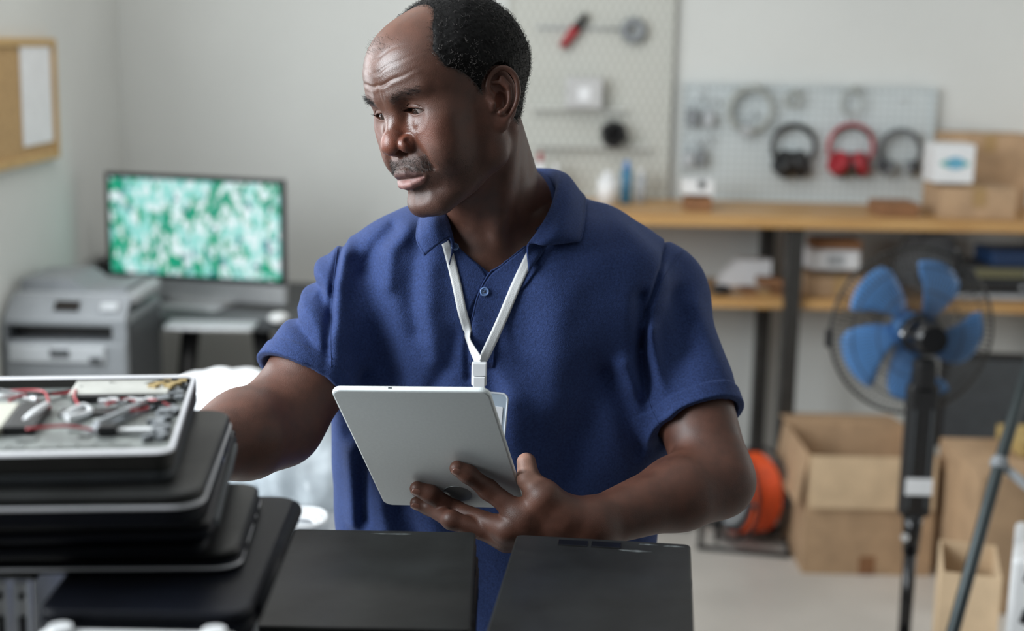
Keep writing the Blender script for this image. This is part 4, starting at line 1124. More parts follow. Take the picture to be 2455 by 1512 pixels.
def ear_sdf(q):
    e = ((q - EO.astype(f32)) @ EM.astype(f32))
    d = ell(e, (.0150, .001, -.0040), (.0185, .0310, .0048))
    hel = chain(e, _hel, [.0024 + .0008 * math.sin(math.pi * k / 25) for k in range(26)])
    lobe = ell(e, (.0105, -.0270, .000), (.0088, .0095, .0042))
    anti = chain(e, _ant, [.0028] * 12)
    anti2 = chain(e, [(.0060, .0180, .001), (.0140, .0175, .003), (.0215, .0120, .0045)], [.0018, .0022, .0028])
    d = smin(d, hel, .0045); d = smin(d, lobe, .005); d = smin(d, anti, .0040); d = smin(d, anti2, .0035)
    d = smax(d, -ell(e, (.0125, -.0020, .0015), (.0075, .0088, .0068)), .002)
    trag = chain(e, [(-.001, .001, .001), (.0025, -.0050, .004), (.002, -.0105, .002)], [.003, .0036, .003]); d = smin(d, trag, .0025)
    d = smin(d, sph(e, (.0095, -.0155, .0035), .0032), .0025)
    return d
def head_sdf(p, c=None, r=None):
    q = to_head(p); sx = q[:, 0].copy(); q = q.copy(); q[:, 0] = np.abs(q[:, 0])
    if c is not None: cl = to_head(np.asarray(c, f32)[None])[0].copy(); cl[0] = abs(cl[0]); rr = r / HS
    near = lambda ctr, R: c is None or np.linalg.norm(cl - np.array(ctr)) < R + rr or cl[0] < rr and np.linalg.norm((cl - np.array(ctr)) * (0, 1, 1)) < R + rr
    d = ell(q, (0, -.010, .046), (.0755, .0910, .0810))
    d = smin(d, ell(q, (0, .043, .055), (.0580, .0455, .0520)), .030)
    d = smin(d, ell(q, (0, .028, -.018), (.0600, .0560, .0760)), .030)
    d = smin(d, seg(q, (.0535, .006, -.048), (.018, .066, -.085), .0160, .0150), .022)
    d = smin(d, seg(q, (.0590, .000, .000), (.0535, .006, -.048), .0140, .0160), .020)
    d = smin(d, ell(q, (0, .0745, -.0825), (.020, .0165, .0165)), .014)
    d = smin(d, sph(q, (.0455, .0550, .0010), .0190), .020)
    d = smin(d, ell(q, (.036, .056, -.030), (.025, .024, .026)), .020)
    d = smin(d, ell(q, (0, .0690, -.0420), (.0300, .0235, .0260)), .014)
    if near((.02, .075, .0), .10):
        d = smin(d, seg(q, (.010, .0815, .0420), (.044, .0660, .0440), .0090, .0080), .010)
        d = smax(d, -sph(q, (.0300, .0865, .0195), .0135), .012)
        # eyelids
        lid = sph(q, EYE, ER + .0017); d = smin(d, lid, .0060)
        # nose
        d = smin(d, seg(q, (0, .0735, .0260), (0, .0925, -.0020), .0068, .0100), .010)
        d = smin(d, ell(q, (0, .0960, -.0098), (.0140, .0122, .0118)), .008)
        d = smin(d, ell(q, (.0165, .0870, -.0125), (.0090, .0118, .0098)), .0032)
        d = smin(d, seg(q, (0, .0990, -.0150), (0, .0900, -.0200), .0048, .0050), .004)
        d = smax(d, -ell(q, (.0092, .0930, -.0205), (.0044, .0068, .0048)), .003)
        # nasolabial fold, philtrum, sublabial dip
        d = smax(d, -chain(q, [(.0220, .0900, -.0090), (.0320, .0835, -.0280), (.0360, .0785, -.0440)], [.0020, .0022, .0004]), .008)
        d = smax(d, -seg(q, (.0, .1000, -.0250), (.0, .1010, -.0350), .0026, .0032), .004)
        d = smin(d, chain(q, *LIPU), .0045); d = smin(d, chain(q, *LIPL), .0040)
        d = smax(d, -seg(q, (0, .0990, -0.0718), (.014, .0920, -0.0698), .0070, .0065), .010)
        d = smax(d, -chain(q, [(0, .1005, -0.0508), (.008, .0985, -0.0506), (.017, .0920, -0.0506), (.0240, .0860, -0.0510)], [.0009, .0010, .0010, .0008]), .0026)
        # frown lines, forehead lines, bag under the eye, lid crease
        d = smax(d, -chain(q, [(.0085, .0975, .0560), (.0064, .0965, .0480), (.0062, .0958, .0420)], [.0001, .0007, .0001]), .0045)
        w = np.exp(-(q[:, 0] / .046) ** 4) * (q[:, 1] > .04)
        for z0, am, wd in ((.0600, .0010, .0022), (.0745, .0006, .0020), (.0880, .0003, .0018)):
            zz = q[:, 2] - z0 - .0035 * np.cos(q[:, 0] * 75 + z0 * 40) - .001 * np.sin(q[:, 0] * 190 + z0 * 900)
            d = d + w * am * (np.exp(-(zz / wd) ** 2) - .5 * np.exp(-((zz + .0042) / .0030) ** 2))
        d = smin(d, chain(q, [(.0200, .0735, .0105), (.0290, .0745, .0070), (.0400, .0690, .0090)], [.0030, .0040, .0030]), .0070)
        # eye opening: lens between two arcs, then the hollow for the eyeball
        X, Z = q[:, 0] - .0300, q[:, 2] - (.0205 + np.where(sx < 0, -.14, .05).astype(f32) * (q[:, 0] - .03))
        a_, hu, hl = .0142, .0034, .0040
        Ru = (a_ * a_ + hu * hu) / (2 * hu); Rl = (a_ * a_ + hl * hl) / (2 * hl)
        lens = np.maximum(np.sqrt(X * X + (Z + Ru - hu) ** 2) - Ru, np.sqrt(X * X + (Z - Rl + hl) ** 2) - Rl)
        ap = np.maximum(lens, EYE[1] + .001 - q[:, 1]).astype(f32)
        d = smax(d, -ap, .0010)
        d = np.maximum(d, -sph(q, EYE, ER - .0002))
        crs = np.abs(sph(q, (EYE[0], EYE[1], EYE[2] + .0015), ER + .0030)) + np.abs(Z - .0075 + (X / .0148) ** 2 * .0045) * .9 - .0006
        d = smax(d, -np.maximum(crs, EYE[1] + .002 - q[:, 1]), .0018)
    if near((.078, -.010, .003), .060):
        e = ear_sdf(q)
        d = smin(d, e, .0045)
    return d * f32(HS)

# ------------------------------------------------------------------ body joints in the room
J = {}
J['neck0'] = from_head((0, -.020, -.030)); J['neck1'] = P(1205, 585, 1.735)
J['shL'] = P(872, 712, 1.705); J['elL'] = P(668, 1012, 1.60); J['wrL'] = P(385, 1110, 1.44)       # arm at the left of the picture
J['shR'] = P(1578, 706, 1.79); J['elR'] = P(1716, 1150, 1.625); J['wrR'] = P(1412, 1258, 1.515)   # arm at the right
def loft(p, tab, k=1.0):
    """elliptic column through rows (z, cx, cy, rx, ry)"""
    T = np.asarray(tab, float); z = p[:, 2]
    cx, cy, rx, ry = [np.interp(z, T[:, 0], T[:, i]).astype(f32) for i in range(1, 5)]
    X, Y = (p[:, 0] - cx), (p[:, 1] - cy)
    q = np.power(np.power(np.abs(X / rx), 2.4) + np.power(np.abs(Y / ry), 2.4) + 1e-12, 1 / 2.4)
    gx = X / rx / rx; gy = Y / ry / ry; g = np.sqrt(gx * gx + gy * gy) + 1e-9
    return (q - 1) * np.clip(np.sqrt((X / rx) ** 2 + (Y / ry) ** 2) / g, np.minimum(rx, ry), np.maximum(rx, ry)) 
cxT = float(P(1205, 900, 1.72)[0])
TORSO = [(.86, cxT - .002, 1.755, .200, .120), (1.00, cxT - .004, 1.755, .208, .128), (1.10, cxT - .004, 1.752, .211, .128), (1.20, cxT - .004, 1.748, .213, .124), (1.30, cxT - .004, 1.748, .203, .118), (1.36, cxT - .004, 1.748, .180, .108), (1.42, cxT - .005, 1.745, .13, .085)]
def inset(T, e): return [(z, a, b, c - e, d - e) for z, a, b, c, d in T]
def torso_top(p, d, e=0.0):
    d = smax(d, p[:, 2] - f32(1.395 - e), .06)
    for s in ('shL', 'shR'):
        S_ = J[s]
        d = smin(d, seg(p, (cxT, 1.76, 1.375), S_ + np.array([0, 0, -.002]), .060 - e, .054 - e), .05)
        d = smin(d, seg(p, (float(J['neck1'][0]), 1.765, 1.405 if s == 'shR' else 1.394), S_ + np.array([0, .01, .006]), .040 - e, .042 - e), .045)
    d = smin(d, ell(p, (cxT - .085, 1.690, 1.300), (.095 - e, .055 - e, .075)), .05)
    d = smin(d, ell(p, (cxT + .090, 1.705, 1.300), (.095 - e, .055 - e, .075)), .05)
    return d
def hemc(sh, el, t): return sh + (el - sh) * t
hL = hemc(J['shL'], J['elL'], .680) + np.array([-.006, 0, 0]); hR = hemc(J['shR'], J['elR'], .705)
axL = (J['elL'] - J['shL']); axL /= np.linalg.norm(axL); axR = (J['elR'] - J['shR']); axR /= np.linalg.norm(axR)
uR = np.array(P(1785, 955, 1.70)) - np.array(P(1590, 1035, 1.70)); uR /= np.linalg.norm(uR); nR = axR - (axR @ uR) * uR; nR /= np.linalg.norm(nR)
uL = np.array(P(800, 958, 1.62)) - np.array(P(630, 865, 1.62)); uL /= np.linalg.norm(uL); nL = axL - (axL @ uL) * uL; nL /= np.linalg.norm(nL)
def XZ(pts, D=1.64): return [P(x, y, D)[[0, 2]].astype(f32) for x, y in pts]
FOLDS = [  # pixel path, depth (m, + outwards), width
    ([(700, 765), (745, 800), (785, 850)], -.0060, .0075), ([(715, 718), (750, 745), (790, 800)], .0026, .0085), ([(722, 690), (760, 700), (795, 760)], -.0035, .0070),
    ([(680, 810), (720, 830), (770, 880)], .0018, .0090), ([(745, 650), (790, 680)], .0035, .010), ([(690, 745), (712, 768)], .0012, .008),
    ([(806, 600), (797, 690), (793, 800), (795, 930)], -.0050, .0050), ([(818, 620), (815, 720), (822, 850)], .0050, .0110), ([(870, 640), (905, 760), (930, 900)], -.0065, .0200),
    ([(850, 830), (865, 900)], -.004, .012), ([(935, 560), (895, 600), (870, 660)], -.0030, .0085), ([(975, 555), (940, 600), (930, 680)], .0035, .0100), ([(1000, 600), (985, 680), (1000, 790)], -.0030, .0120),
    ([(1035, 640), (1030, 740), (1050, 850)], .0035, .0150), ([(1090, 800), (1070, 870), (1040, 930)], -.0030, .0110), ([(1125, 760), (1122, 830), (1125, 900)], -.0022, .0050),
    ([(1330, 700), (1340, 830), (1320, 950)], .0060, .0350), ([(1440, 900), (1400, 1010), (1360, 1120)], -.0050, .0300), ([(1225, 960), (1240, 1050), (1275, 1140)], .0060, .0230), ([(1170, 880), (1185, 930), (1180, 1010)], -.0035, .0110),
    ([(1540, 720), (1538, 850), (1552, 980), (1590, 1080)], -.0055, .0090), ([(1565, 800), (1580, 900), (1610, 1000)], .0050, .0100), ([(1500, 880), (1540, 960), (1570, 1060)], .0050, .0130), ([(1450, 900), (1500, 980), (1540, 1080)], -.0040, .0130),
    ([(1645, 600), (1590, 670), (1555, 760), (1545, 850)], -.0028, .0035), ([(835, 1100), (842, 1270)], .0050, .0100), ([(868, 1040), (866, 1260)], -.0055, .0100), ([(905, 1130), (925, 1270)], .0060, .0130), ([(955, 1220), (1000, 1290)], -.0050, .0140),
    ([(1040, 1230), (1060, 1400)], .0050, .0200), ([(820, 960), (835, 1060)], -.0050, .0120), ([(1480, 520), (1560, 600), (1610, 680)], .0020, .018),
    ([(1690, 760), (1720, 850), (1750, 920)], .0025, .012), ([(1640, 740), (1650, 860), (1640, 960)], -.0030, .014), ([(760, 860), (790, 900)], -.004, .008)]
FOLDS = [(XZ(a), b, c) for a, b, c in FOLDS]
def sstep(a, b, x): t = np.clip((x - a) / (b - a), 0, 1); return t * t * (3 - 2 * t)
FB = [((np.max(a, 0) + np.min(a, 0)) / 2, float(np.linalg.norm(np.max(a, 0) - np.min(a, 0)) / 2) + 2.8 * c) for a, b, c in FOLDS]
def fold_disp(p, c=None, r=None):
    x = p[:, [0, 2]]; d = np.zeros(len(p), f32); sc_ = 1.0
    for (pts, a, w), (fc, fr) in zip(FOLDS, FB):
        if c is not None and np.linalg.norm(fc - np.asarray(c)[[0, 2]]) > fr + r: continue
        m_ = None
        for q0, q1 in zip(pts, pts[1:]):
            ba = q1 - q0; h = np.clip(((x - q0) @ ba) / float(ba @ ba), 0, 1); e = x - q0 - h[:, None] * ba; v = e[:, 0] ** 2 + e[:, 1] ** 2
            m_ = v if m_ is None else np.minimum(m_, v)
        d += 1.9 * a * np.exp(-m_ / (w * w))
    d += .0009 * np.sin(p[:, 0] * 55 + 3 * np.sin(p[:, 2] * 21)) * np.sin(p[:, 2] * 38 + 2 * np.sin(p[:, 0] * 33 + p[:, 1] * 20))
    for hc, ax in ((hL, axL), (hR, axR)):
        e = p - hc.astype(f32); t = e @ ax.astype(f32); rr2 = np.einsum('ij,ij->i', e, e)
        d = d * (1 - .92 * np.exp(-((t + .008) / .026) ** 2) * np.exp(-(rr2 / .095 ** 2) ** 4))
    return d
def shirt_outer(p, c, r, e=0.0):
    """shirt surface before hems and neck are cut, sleeves running on to the elbows"""
    d = torso_top(p, loft(p, TORSO), 0.0)
    for s, el, rr, ax, k in (('shL', 'elL', (.0570, .0600), axL, .68), ('shR', 'elR', (.0530, .0595), axR, .705)):
        if c is None or np.linalg.norm((J[s] + J[el]) / 2 - c) < .26 + r + .05: d = smin(d, chain(p, [J[s], J[s] + (J[el] - J[s]) * (k + .14), J[el] + ax * .10], (rr[0], rr[1], rr[1] + .004)), .020)
    return d - np.minimum(fold_disp(p, c, r), .004)
# hand that holds the tablet: joints given where the picture shows them, relative to the tablet's back plane
def fit_tablet():
    a = np.array([0.73648686, -0.13300411, -0.17080508]); return rotv(a), np.array([-0.08270622, 1.49755334, 1.16512932])
TR_, TT_ = fit_tablet()
TN = TR_ @ np.array([0, -1., 0])                        # back side normal (towards the camera)
TW, TH_, TTk = .1695, .240, .0066
def onT(px, py, off):
    """point seen at a pixel, lying off metres in front of the tablet's back"""
    d = _fw + (px - CX) / FPX * _rt + (CY - py) / FPX * _up
    o = TT_ + TN * (TTk / 2 + off); return CAM + d * (((o - CAM) @ TN) / (d @ TN))
HN = {}
wr = J['wrR']
ind = [np.array(P(1252, 1236, 1.500)), onT(1170, 1173, .0145), onT(1122, 1136, .0105), onT(1096, 1122, .0088)]
mid = [np.array(P(1212, 1268, 1.498)), onT(1092, 1224, .0160), onT(1032, 1184, .0105), onT(1000, 1171, .0088)]
rin = [np.array(P(1200, 1286, 1.512)), np.array(P(1082, 1246, 1.515)), onT(1030, 1216, .0095), onT(999, 1206, .0080)]
pin = [np.array(P(1205, 1292, 1.532)), np.array(P(1128, 1262, 1.545)), np.array(P(1085, 1243, 1.562)), np.array(P(1060, 1238, 1.575))]
thb = [np.array(P(1352, 1235, 1.505)), np.array(P(1306, 1190, 1.500)), np.array(P(1268, 1150, 1.512)), np.array(P(1262, 1108, 1.522))]
FING = [(ind, (.0122, .0106, .0094, .0084)), (mid, (.0124, .0108, .0094, .0084)), (rin, (.0116, .0100, .0088, .0078)), (pin, (.0105, .0088, .0078, .0068)), (thb, (.0155, .0130, .0120, .0108))]
def hand_sdf(p, wrist, fing, palm, arm_dir):
    d = None
    for pts, rs in fing:
        s = chain(p, pts, rs, .0060)
        # knuckle at the middle joint
        s = smin(s, sph(p, pts[1], rs[1] * .98), .003)
        d = s if d is None else smin(d, s, .0032)
    for a, b, ra, rb in palm: d = smin(d, seg(p, a, b, ra, rb), .018)
    return d
wv = wr
palmR = [(wr, ind[0] + np.array([.006, 0, -.004]), .0225, .0125), (wr, mid[0] + np.array([.006, .002, 0]), .0230, .0130), (wr, rin[0] + np.array([.008, .002, 0]), .0225, .0125), (wr, pin[0] + np.array([.010, 0, 0]), .0215, .0120),
         (wr, thb[0], .022, .0170), (thb[0], thb[1], .0165, .0125), (ind[0], thb[1], .0105, .0085)]
NAILS = []
for pts, rs in FING[:4]:
    dr = pts[3] - pts[2]; dr /= np.linalg.norm(dr); up_ = -np.array(_fw) ; up_ = up_ - up_ @ dr * dr; up_ /= np.linalg.norm(up_)
    dn = np.array([0, 0, -1.0]); dn = dn - dn @ dr * dr; dn /= np.linalg.norm(dn)
    nd = up_ * .85 + dn * .50; nd /= np.linalg.norm(nd)
    NAILS.append((pts[3] + nd * (rs[3] - .0010) - dr * .0010, dr, np.cross(dr, nd), nd, rs[3]))
def arm_sdf(p, sh, el, wr_, r):
    mid_ = el + (wr_ - el) * .30
    d = chain(p, [sh, sh + (el - sh) * .45, el], [r[0], r[1], r[2]], .02)
    d = smin(d, chain(p, [el, mid_, wr_], [r[2] * .94, r[3], r[4]], .02), .022)
    return d
# far hand, resting behind the pile
wl_ = J['wrL']
hl_dir = np.array(P(300, 1120, 1.375)) - wl_; hl_dir /= np.linalg.norm(hl_dir)
side = np.cross(hl_dir, (0, 0, 1.)); side /= np.linalg.norm(side); up2 = np.cross(side, hl_dir)
FINGL = []
for k, (o_, L_) in enumerate(((.026, .9), (.009, 1.0), (-.009, .94), (-.026, .76))):
    b0 = wl_ + hl_dir * .082 + up2 * o_ * 1.0; v2 = (hl_dir * .8 - side * .55); v2 /= np.linalg.norm(v2); v3 = (hl_dir * .55 - side * .8); v3 /= np.linalg.norm(v3)
    b1 = b0 + (hl_dir * .98 - side * .15) * .040 * L_; b2 = b1 + v2 * .024 * L_; b3 = b2 + v3 * .018 * L_
    FINGL.append(([b0, b1, b2, b3], (.0112, .0094, .0082, .0072)))
tb0 = wl_ + hl_dir * .030 + up2 * .022
FINGL.append(([tb0, tb0 + hl_dir * .030 + up2 * .024 - side * .008, tb0 + hl_dir * .056 + up2 * .034 - side * .016, tb0 + hl_dir * .074 + up2 * .036 - side * .022], (.0150, .0122, .0108, .0095)))
palmL = [(wl_, f_[0][0], .0225, .0125) for f_ in FINGL[:4]] + [(wl_, tb0, .021, .0165)]
RB = {'head': (from_head((0, 0, .01)), .175), 'handR': (np.array(P(1210, 1220, 1.51)), .155), 'handL': (np.array(P(310, 1120, 1.38)), .16),
      'armL': ((J['shL'] + J['wrL']) / 2, .30), 'armR': ((J['shR'] + J['wrR']) / 2, .30)}
def body_sdf(p, c, r):
    def use(k): return c is None or np.linalg.norm(RB[k][0] - c) < RB[k][1] + r + .03
    d = torso_top(p, loft(p, inset(TORSO, .003)), .003)
    uL, uR = use('armL'), use('armR')
    if uL: d = smin(d, chain(p, [J['shL'], J['shL'] + (J['elL'] - J['shL']) * .5, J['elL']], (.050, .0510, .0490), .02), .02)
    if uR: d = smin(d, chain(p, [J['shR'], J['shR'] + (J['elR'] - J['shR']) * .5, J['elR']], (.050, .0505, .0435), .02), .02)
    if c is None or float(np.abs(d).min()) < .03: d = smax(d, shirt_outer(p, c, r) + f32(.0034), .002)
    d = np.maximum(d, f32(.90) - p[:, 2])
    if c is None or c[2] > 1.25:
        n0, n1 = J['neck0'], J['neck1']
        nk = seg(p, n0 + np.array([-.006, 0, 0]), n1, .056, .058)
        nk = smin(nk, seg(p, n0 + np.array([.008, .03, .0]), n1 + np.array([.008, .040, 0]), .044, .056), .03)
        nk = smin(nk, seg(p, from_head((-.056, -.024, -.030)), np.array(P(1192, 600, 1.655)), .0130, .0075), .016)
        nk = smin(nk, seg(p, from_head((.050, -.010, -.035)), np.array(P(1160, 600, 1.655)), .0130, .0075), .016)
        d = smin(d, nk, .022)
    if use('head'): d = smin(d, head_sdf(p, c, r), .012)
    if uL: d = smin(d, chain(p, [J['elL'], J['elL'] + (J['wrL'] - J['elL']) * .3, J['wrL']], (.0475, .0485, .0265), .02), .022)
    if uR: d = smin(d, chain(p, [J['elR'], J['elR'] + (J['wrR'] - J['elR']) * .3, J['wrR']], (.0410, .0410, .0265), .02), .022)
    if use('handR'): d = smin(d, hand_sdf(p, wr, FING, palmR, None), .010)
    if use('handL'): d = smin(d, hand_sdf(p, wl_, FINGL, palmL, None), .010)
    return d

def refine(V, F3, sel):
    """split the selected triangles in four, neighbours to fit"""
    E = np.sort(np.concatenate([F3[:, [0, 1]], F3[:, [1, 2]], F3[:, [2, 0]]]), 1)
    key = E[:, 0].astype(np.int64) * (len(V) + 1) + E[:, 1]
    uk, inv = np.unique(key, return_inverse=True); n = len(F3); eid = np.stack([inv[:n], inv[n:2 * n], inv[2 * n:]], 1)
    mark = np.zeros(len(uk), bool); mark[eid[sel].ravel()] = True
    mid_ = -np.ones(len(uk), int); mid_[mark] = len(V) + np.arange(mark.sum())
    a, b = uk[mark] // (len(V) + 1), uk[mark] % (len(V) + 1)
    V2 = np.concatenate([V, (V[a] + V[b]) / 2]); m = mid_[eid]; cnt = (m >= 0).sum(1); out = [F3[cnt == 0]]
    f, q = F3[cnt == 3], m[cnt == 3]
    out += [np.stack(x, 1) for x in ((f[:, 0], q[:, 0], q[:, 2]), (q[:, 0], f[:, 1], q[:, 1]), (q[:, 2], q[:, 1], f[:, 2]), (q[:, 0], q[:, 1], q[:, 2]))]
    for s in range(3):
        k = (cnt == 1) & (m[:, s] >= 0); f = np.roll(F3[k], -s, 1); q = m[k, s]
        out += [np.stack((f[:, 0], q, f[:, 2]), 1), np.stack((q, f[:, 1], f[:, 2]), 1)]
        k = (cnt == 2) & (m[:, s] < 0); f = np.roll(F3[k], -s, 1); qq = np.roll(m[k], -s, 1)   # edge 0-1 unsplit
        out += [np.stack((f[:, 0], f[:, 1], qq[:, 1]), 1), np.stack((f[:, 0], qq[:, 1], qq[:, 2]), 1), np.stack((qq[:, 2], qq[:, 1], f[:, 2]), 1)]
    return V2, np.concatenate(out)

BV, BF4 = mesh_sdf(body_sdf, (-.55, 1.28, .89), (.42, 1.95, 1.70), .00155, n=16)
BF3 = np.concatenate([BF4[:, [0, 1, 2]], BF4[:, [0, 2, 3]]])
HL = to_head(BV.astype(f32)); 
fc_ = HL[BF3].mean(1)
selF = (fc_[:, 1] > .045) & (np.abs(fc_[:, 0]) < .06) & (fc_[:, 2] > -.07) & (fc_[:, 2] < .06) | ((np.abs(fc_[:, 0]) > .066) & (np.linalg.norm(fc_ * (0, 1, 1) - (0, -.012, .003), axis=1) < .042))
hc = BV[BF3].mean(1); selF |= (np.linalg.norm(hc - RB['handR'][0], axis=1) < .10) & (hc[:, 0] < wr[0] + .0)
BV, BF3 = refine(BV, BF3, selF)
BV = project_on(body_sdf, BV, 3, .0008)
print('body', len(BV), len(BF3))
# ------------------------------------------------------------------ skin
HL = to_head(BV.astype(f32)).astype(float); ax_ = HL.copy(); ax_[:, 0] = np.abs(ax_[:, 0])
def sstep(a, b, x): t = np.clip((x - a) / (b - a), 0, 1); return t * t * (3 - 2 * t)
def gauss(p, c, s): return np.exp(-(((p - np.array(c)) / np.array(s)) ** 2).sum(1))
vn = np.zeros_like(BV)
fn = np.cross(BV[BF3[:, 1]] - BV[BF3[:, 0]], BV[BF3[:, 2]] - BV[BF3[:, 0]])
for k in range(3): np.add.at(vn, BF3[:, k], fn)
vn /= np.linalg.norm(vn, axis=1, keepdims=True) + 1e-12
base = np.array([0.094, 0.037, 0.0225])
C = np.tile(base, (len(BV), 1)); isH = (BV[:, 2] > 1.40)
def paint(w, col):
    global C
    C = C * (1 - w[:, None]) + np.array(col) * w[:, None]
paint(.55 * gauss(ax_, (.042, .068, -.004), (.020, .03, .018)) * isH, (.19, .060, .036))
paint(.60 * gauss(ax_, (0, .098, -.006), (.026, .03, .016)) * isH, (.23, .062, .034))
paint(.45 * gauss(ax_, (.074, -.018, .005), (.02, .03, .04)) * isH, (.20, .070, .045))
paint(.40 * gauss(ax_, (0, .03, .12), (.07, .05, .03)) * isH, (.20, .075, .038))
paint(.35 * sstep(.0, .03, HL[:, 1]) * sstep(-.02, -.05, HL[:, 2]) * isH, (.060, .032, .026))      # beard shadow of shaved hair
def lipd(ch):
    p = ax_.astype(f32); o = np.full(len(BV), 1.0); k = isH & (HL[:, 1] > .07) & (np.abs(HL[:, 2] + .045) < .02); o[k] = chain(p[k], *ch); return o
dU, dL = lipd(LIPU), lipd(LIPL)
paint(.75 * sstep(.0018, .0002, dU) * sstep(-.0400, -.0420, HL[:, 2]), (.105, .050, .046))
paint(.85 * sstep(.0020, .0000, dL) * sstep(-.0655, -.0630, HL[:, 2]), (.30, .150, .135))
# palm side and nails
def near_chain(pts, rs):
    o = np.full(len(BV), 1.0); k = np.linalg.norm(BV - pts[1], axis=1) < .12; o[k] = chain(BV[k].astype(f32), pts, rs); return o
th_ = near_chain(thb[1:], (.0125, .011, .010))
tcen = np.array(P(1255, 1120, 1.52)); wl0 = sstep(.005, .001, th_) * sstep(-.15, .40, vn @ np.array([-.75, -.60, .2]))
paint(.95 * wl0, (.68, .38, .28))
pc_ = np.array(P(1275, 1192, 1.495)); paint(.65 * np.exp(-(np.linalg.norm(BV - pc_, axis=1) / .016) ** 2) * sstep(.0, .7, vn @ np.array([-.7, -.2, .7])), (.40, .18, .12))
for pts, rs in FING[:4]:
    d_ = np.linalg.norm(BV - pts[3], axis=1); paint(.35 * np.exp(-(d_ / .012) ** 2), (.24, .11, .07))
    d_ = np.linalg.norm(BV - pts[1], axis=1); paint(.45 * np.exp(-(d_ / .009) ** 2), (.055, .028, .022))
paint(.55 * (BV[:, 2] < 1.34), (.115, .043, .026))
eb_ = np.exp(-(np.linalg.norm(BV - (J['elR'] + np.array([.02, 0, -.02])), axis=1) / .05) ** 2); paint(.3 * eb_, (.08, .036, .026))
# scalp under the hair
ZB = np.array([-.05, .008, .016, .027, .040, .050, .058, .078, .102, .118, .135]); YB = np.array([-.030, -.026, .012, .015, .024, .034, .047, .052, .034, .012, -.006])
def hairmask(q):
    yb = np.interp(q[:, 2], ZB, YB); w = sstep(.004, -.004, q[:, 1] - yb)
    return w * sstep(-.030, -.018, q[:, 2] - .25 * np.minimum(0, q[:, 1] + .08))
earv = np.full(len(BV), 1.0); _k = isH & (np.linalg.norm(ax_ - (.075, -.01, .008), axis=1) < .06); earv[_k] = ear_sdf(ax_[_k].astype(f32))
hm = hairmask(ax_) * isH * (HL[:, 2] > -.06) * (earv > .004); paint(.8 * hm, (.022, .016, .014))
brow_w = lambda q: np.exp(-((q[:, 2] - (.0395 + .10 * (q[:, 0] - .012) - 5.5 * (q[:, 0] - .034) ** 2)) / .0042) ** 2) * sstep(.010, .016, q[:, 0]) * sstep(.052, .043, q[:, 0]) * (q[:, 1] > .05)
paint(.45 * brow_w(ax_) * isH, (.03, .02, .018))
must_w = lambda q: sstep(-.026, -.0295, q[:, 2]) * sstep(-.0420 - .25 * np.maximum(q[:, 0] - .010, 0), -.0390 - .25 * np.maximum(q[:, 0] - .010, 0), q[:, 2]) * sstep(.036, .030, q[:, 0]) * sstep(.06, .07, q[:, 1])
paint(.35 * must_w(ax_) * isH, (.055, .042, .038))

skin = mat('skin', tuple(base), .42); nt = skin.node_tree; bs = nt.nodes['Principled BSDF']; L = nt.links.new
at = nt.nodes.new('ShaderNodeAttribute'); at.attribute_name = 'tone'
tc = nt.nodes.new('ShaderNodeTexCoord')
def tex(kind, scale, **k):
    n = nt.nodes.new(kind); n.inputs['Scale'].default_value = scale
    for a, b in k.items(): n.inputs[a].default_value = b
    L(tc.outputs['Object'], n.inputs['Vector']); return n
def mrange(s, a, b, c, d):
    n = nt.nodes.new('ShaderNodeMapRange'); L(s, n.inputs[0])
    for i, v in zip((1, 2, 3, 4), (a, b, c, d)): n.inputs[i].default_value = v
    return n.outputs[0]
n1_ = tex('ShaderNodeTexNoise', 55, Detail=5); n2_ = tex('ShaderNodeTexNoise', 900, Detail=2)
hsv = nt.nodes.new('ShaderNodeHueSaturation'); L(at.outputs['Color'], hsv.inputs['Color']); L(mrange(n1_.outputs['Fac'], .3, .7, .78, 1.22), hsv.inputs['Value'])
L(hsv.outputs['Color'], bs.inputs['Base Color'])
ag = nt.nodes.new('ShaderNodeAttribute'); ag.attribute_name = 'dry'; rs_ = nt.nodes.new('ShaderNodeMath'); rs_.operation = 'ADD'; L(mrange(n1_.outputs['Fac'], .3, .7, -.05, .05), rs_.inputs[0]); L(ag.outputs['Fac'], rs_.inputs[1]); L(rs_.outputs[0], bs.inputs['Roughness'])
bs.inputs['Subsurface Weight'].default_value = .12; bs.inputs['Subsurface Radius'].default_value = (.004, .0015, .001); bs.inputs['Subsurface Scale'].default_value = 1.0
bs.inputs['Specular IOR Level'].default_value = .56; bs.inputs['Coat Weight'].default_value = .05; bs.inputs['Coat Roughness'].default_value = .30
v_ = tex('ShaderNodeTexVoronoi', 1000); add = nt.nodes.new('ShaderNodeMath'); add.operation = 'MULTIPLY_ADD'
L(v_.outputs['Distance'], add.inputs[0]); add.inputs[1].default_value = .8; L(n2_.outputs['Fac'], add.inputs[2])
bp = nt.nodes.new('ShaderNodeBump'); bp.inputs['Strength'].default_value = .30; bp.inputs['Distance'].default_value = .00045; L(add.outputs[0], bp.inputs['Height'])
bp2 = nt.nodes.new('ShaderNodeBump'); bp2.inputs['Strength'].default_value = .25; bp2.inputs['Distance'].default_value = .0004; L(n1_.outputs['Fac'], bp2.inputs['Height']); L(bp.outputs['Normal'], bp2.inputs['Normal'])
L(bp2.outputs['Normal'], bs.inputs['Normal'])
oil = np.clip(gauss(ax_, (.0, .085, .075), (.045, .03, .030)) + gauss(ax_, (.010, .092, .010), (.016, .03, .030)) + gauss(ax_, (.030, .075, -.002), (.016, .03, .012)), 0, 1) * isH
man = np_mesh('person', BV, BF3, skin); set_color(man.data, 'tone', C); set_float(man.data, 'dry', .54 - .23 * oil)
tag(man, 'man in a navy polo shirt holding a tablet and looking down at the laptops', 'person')

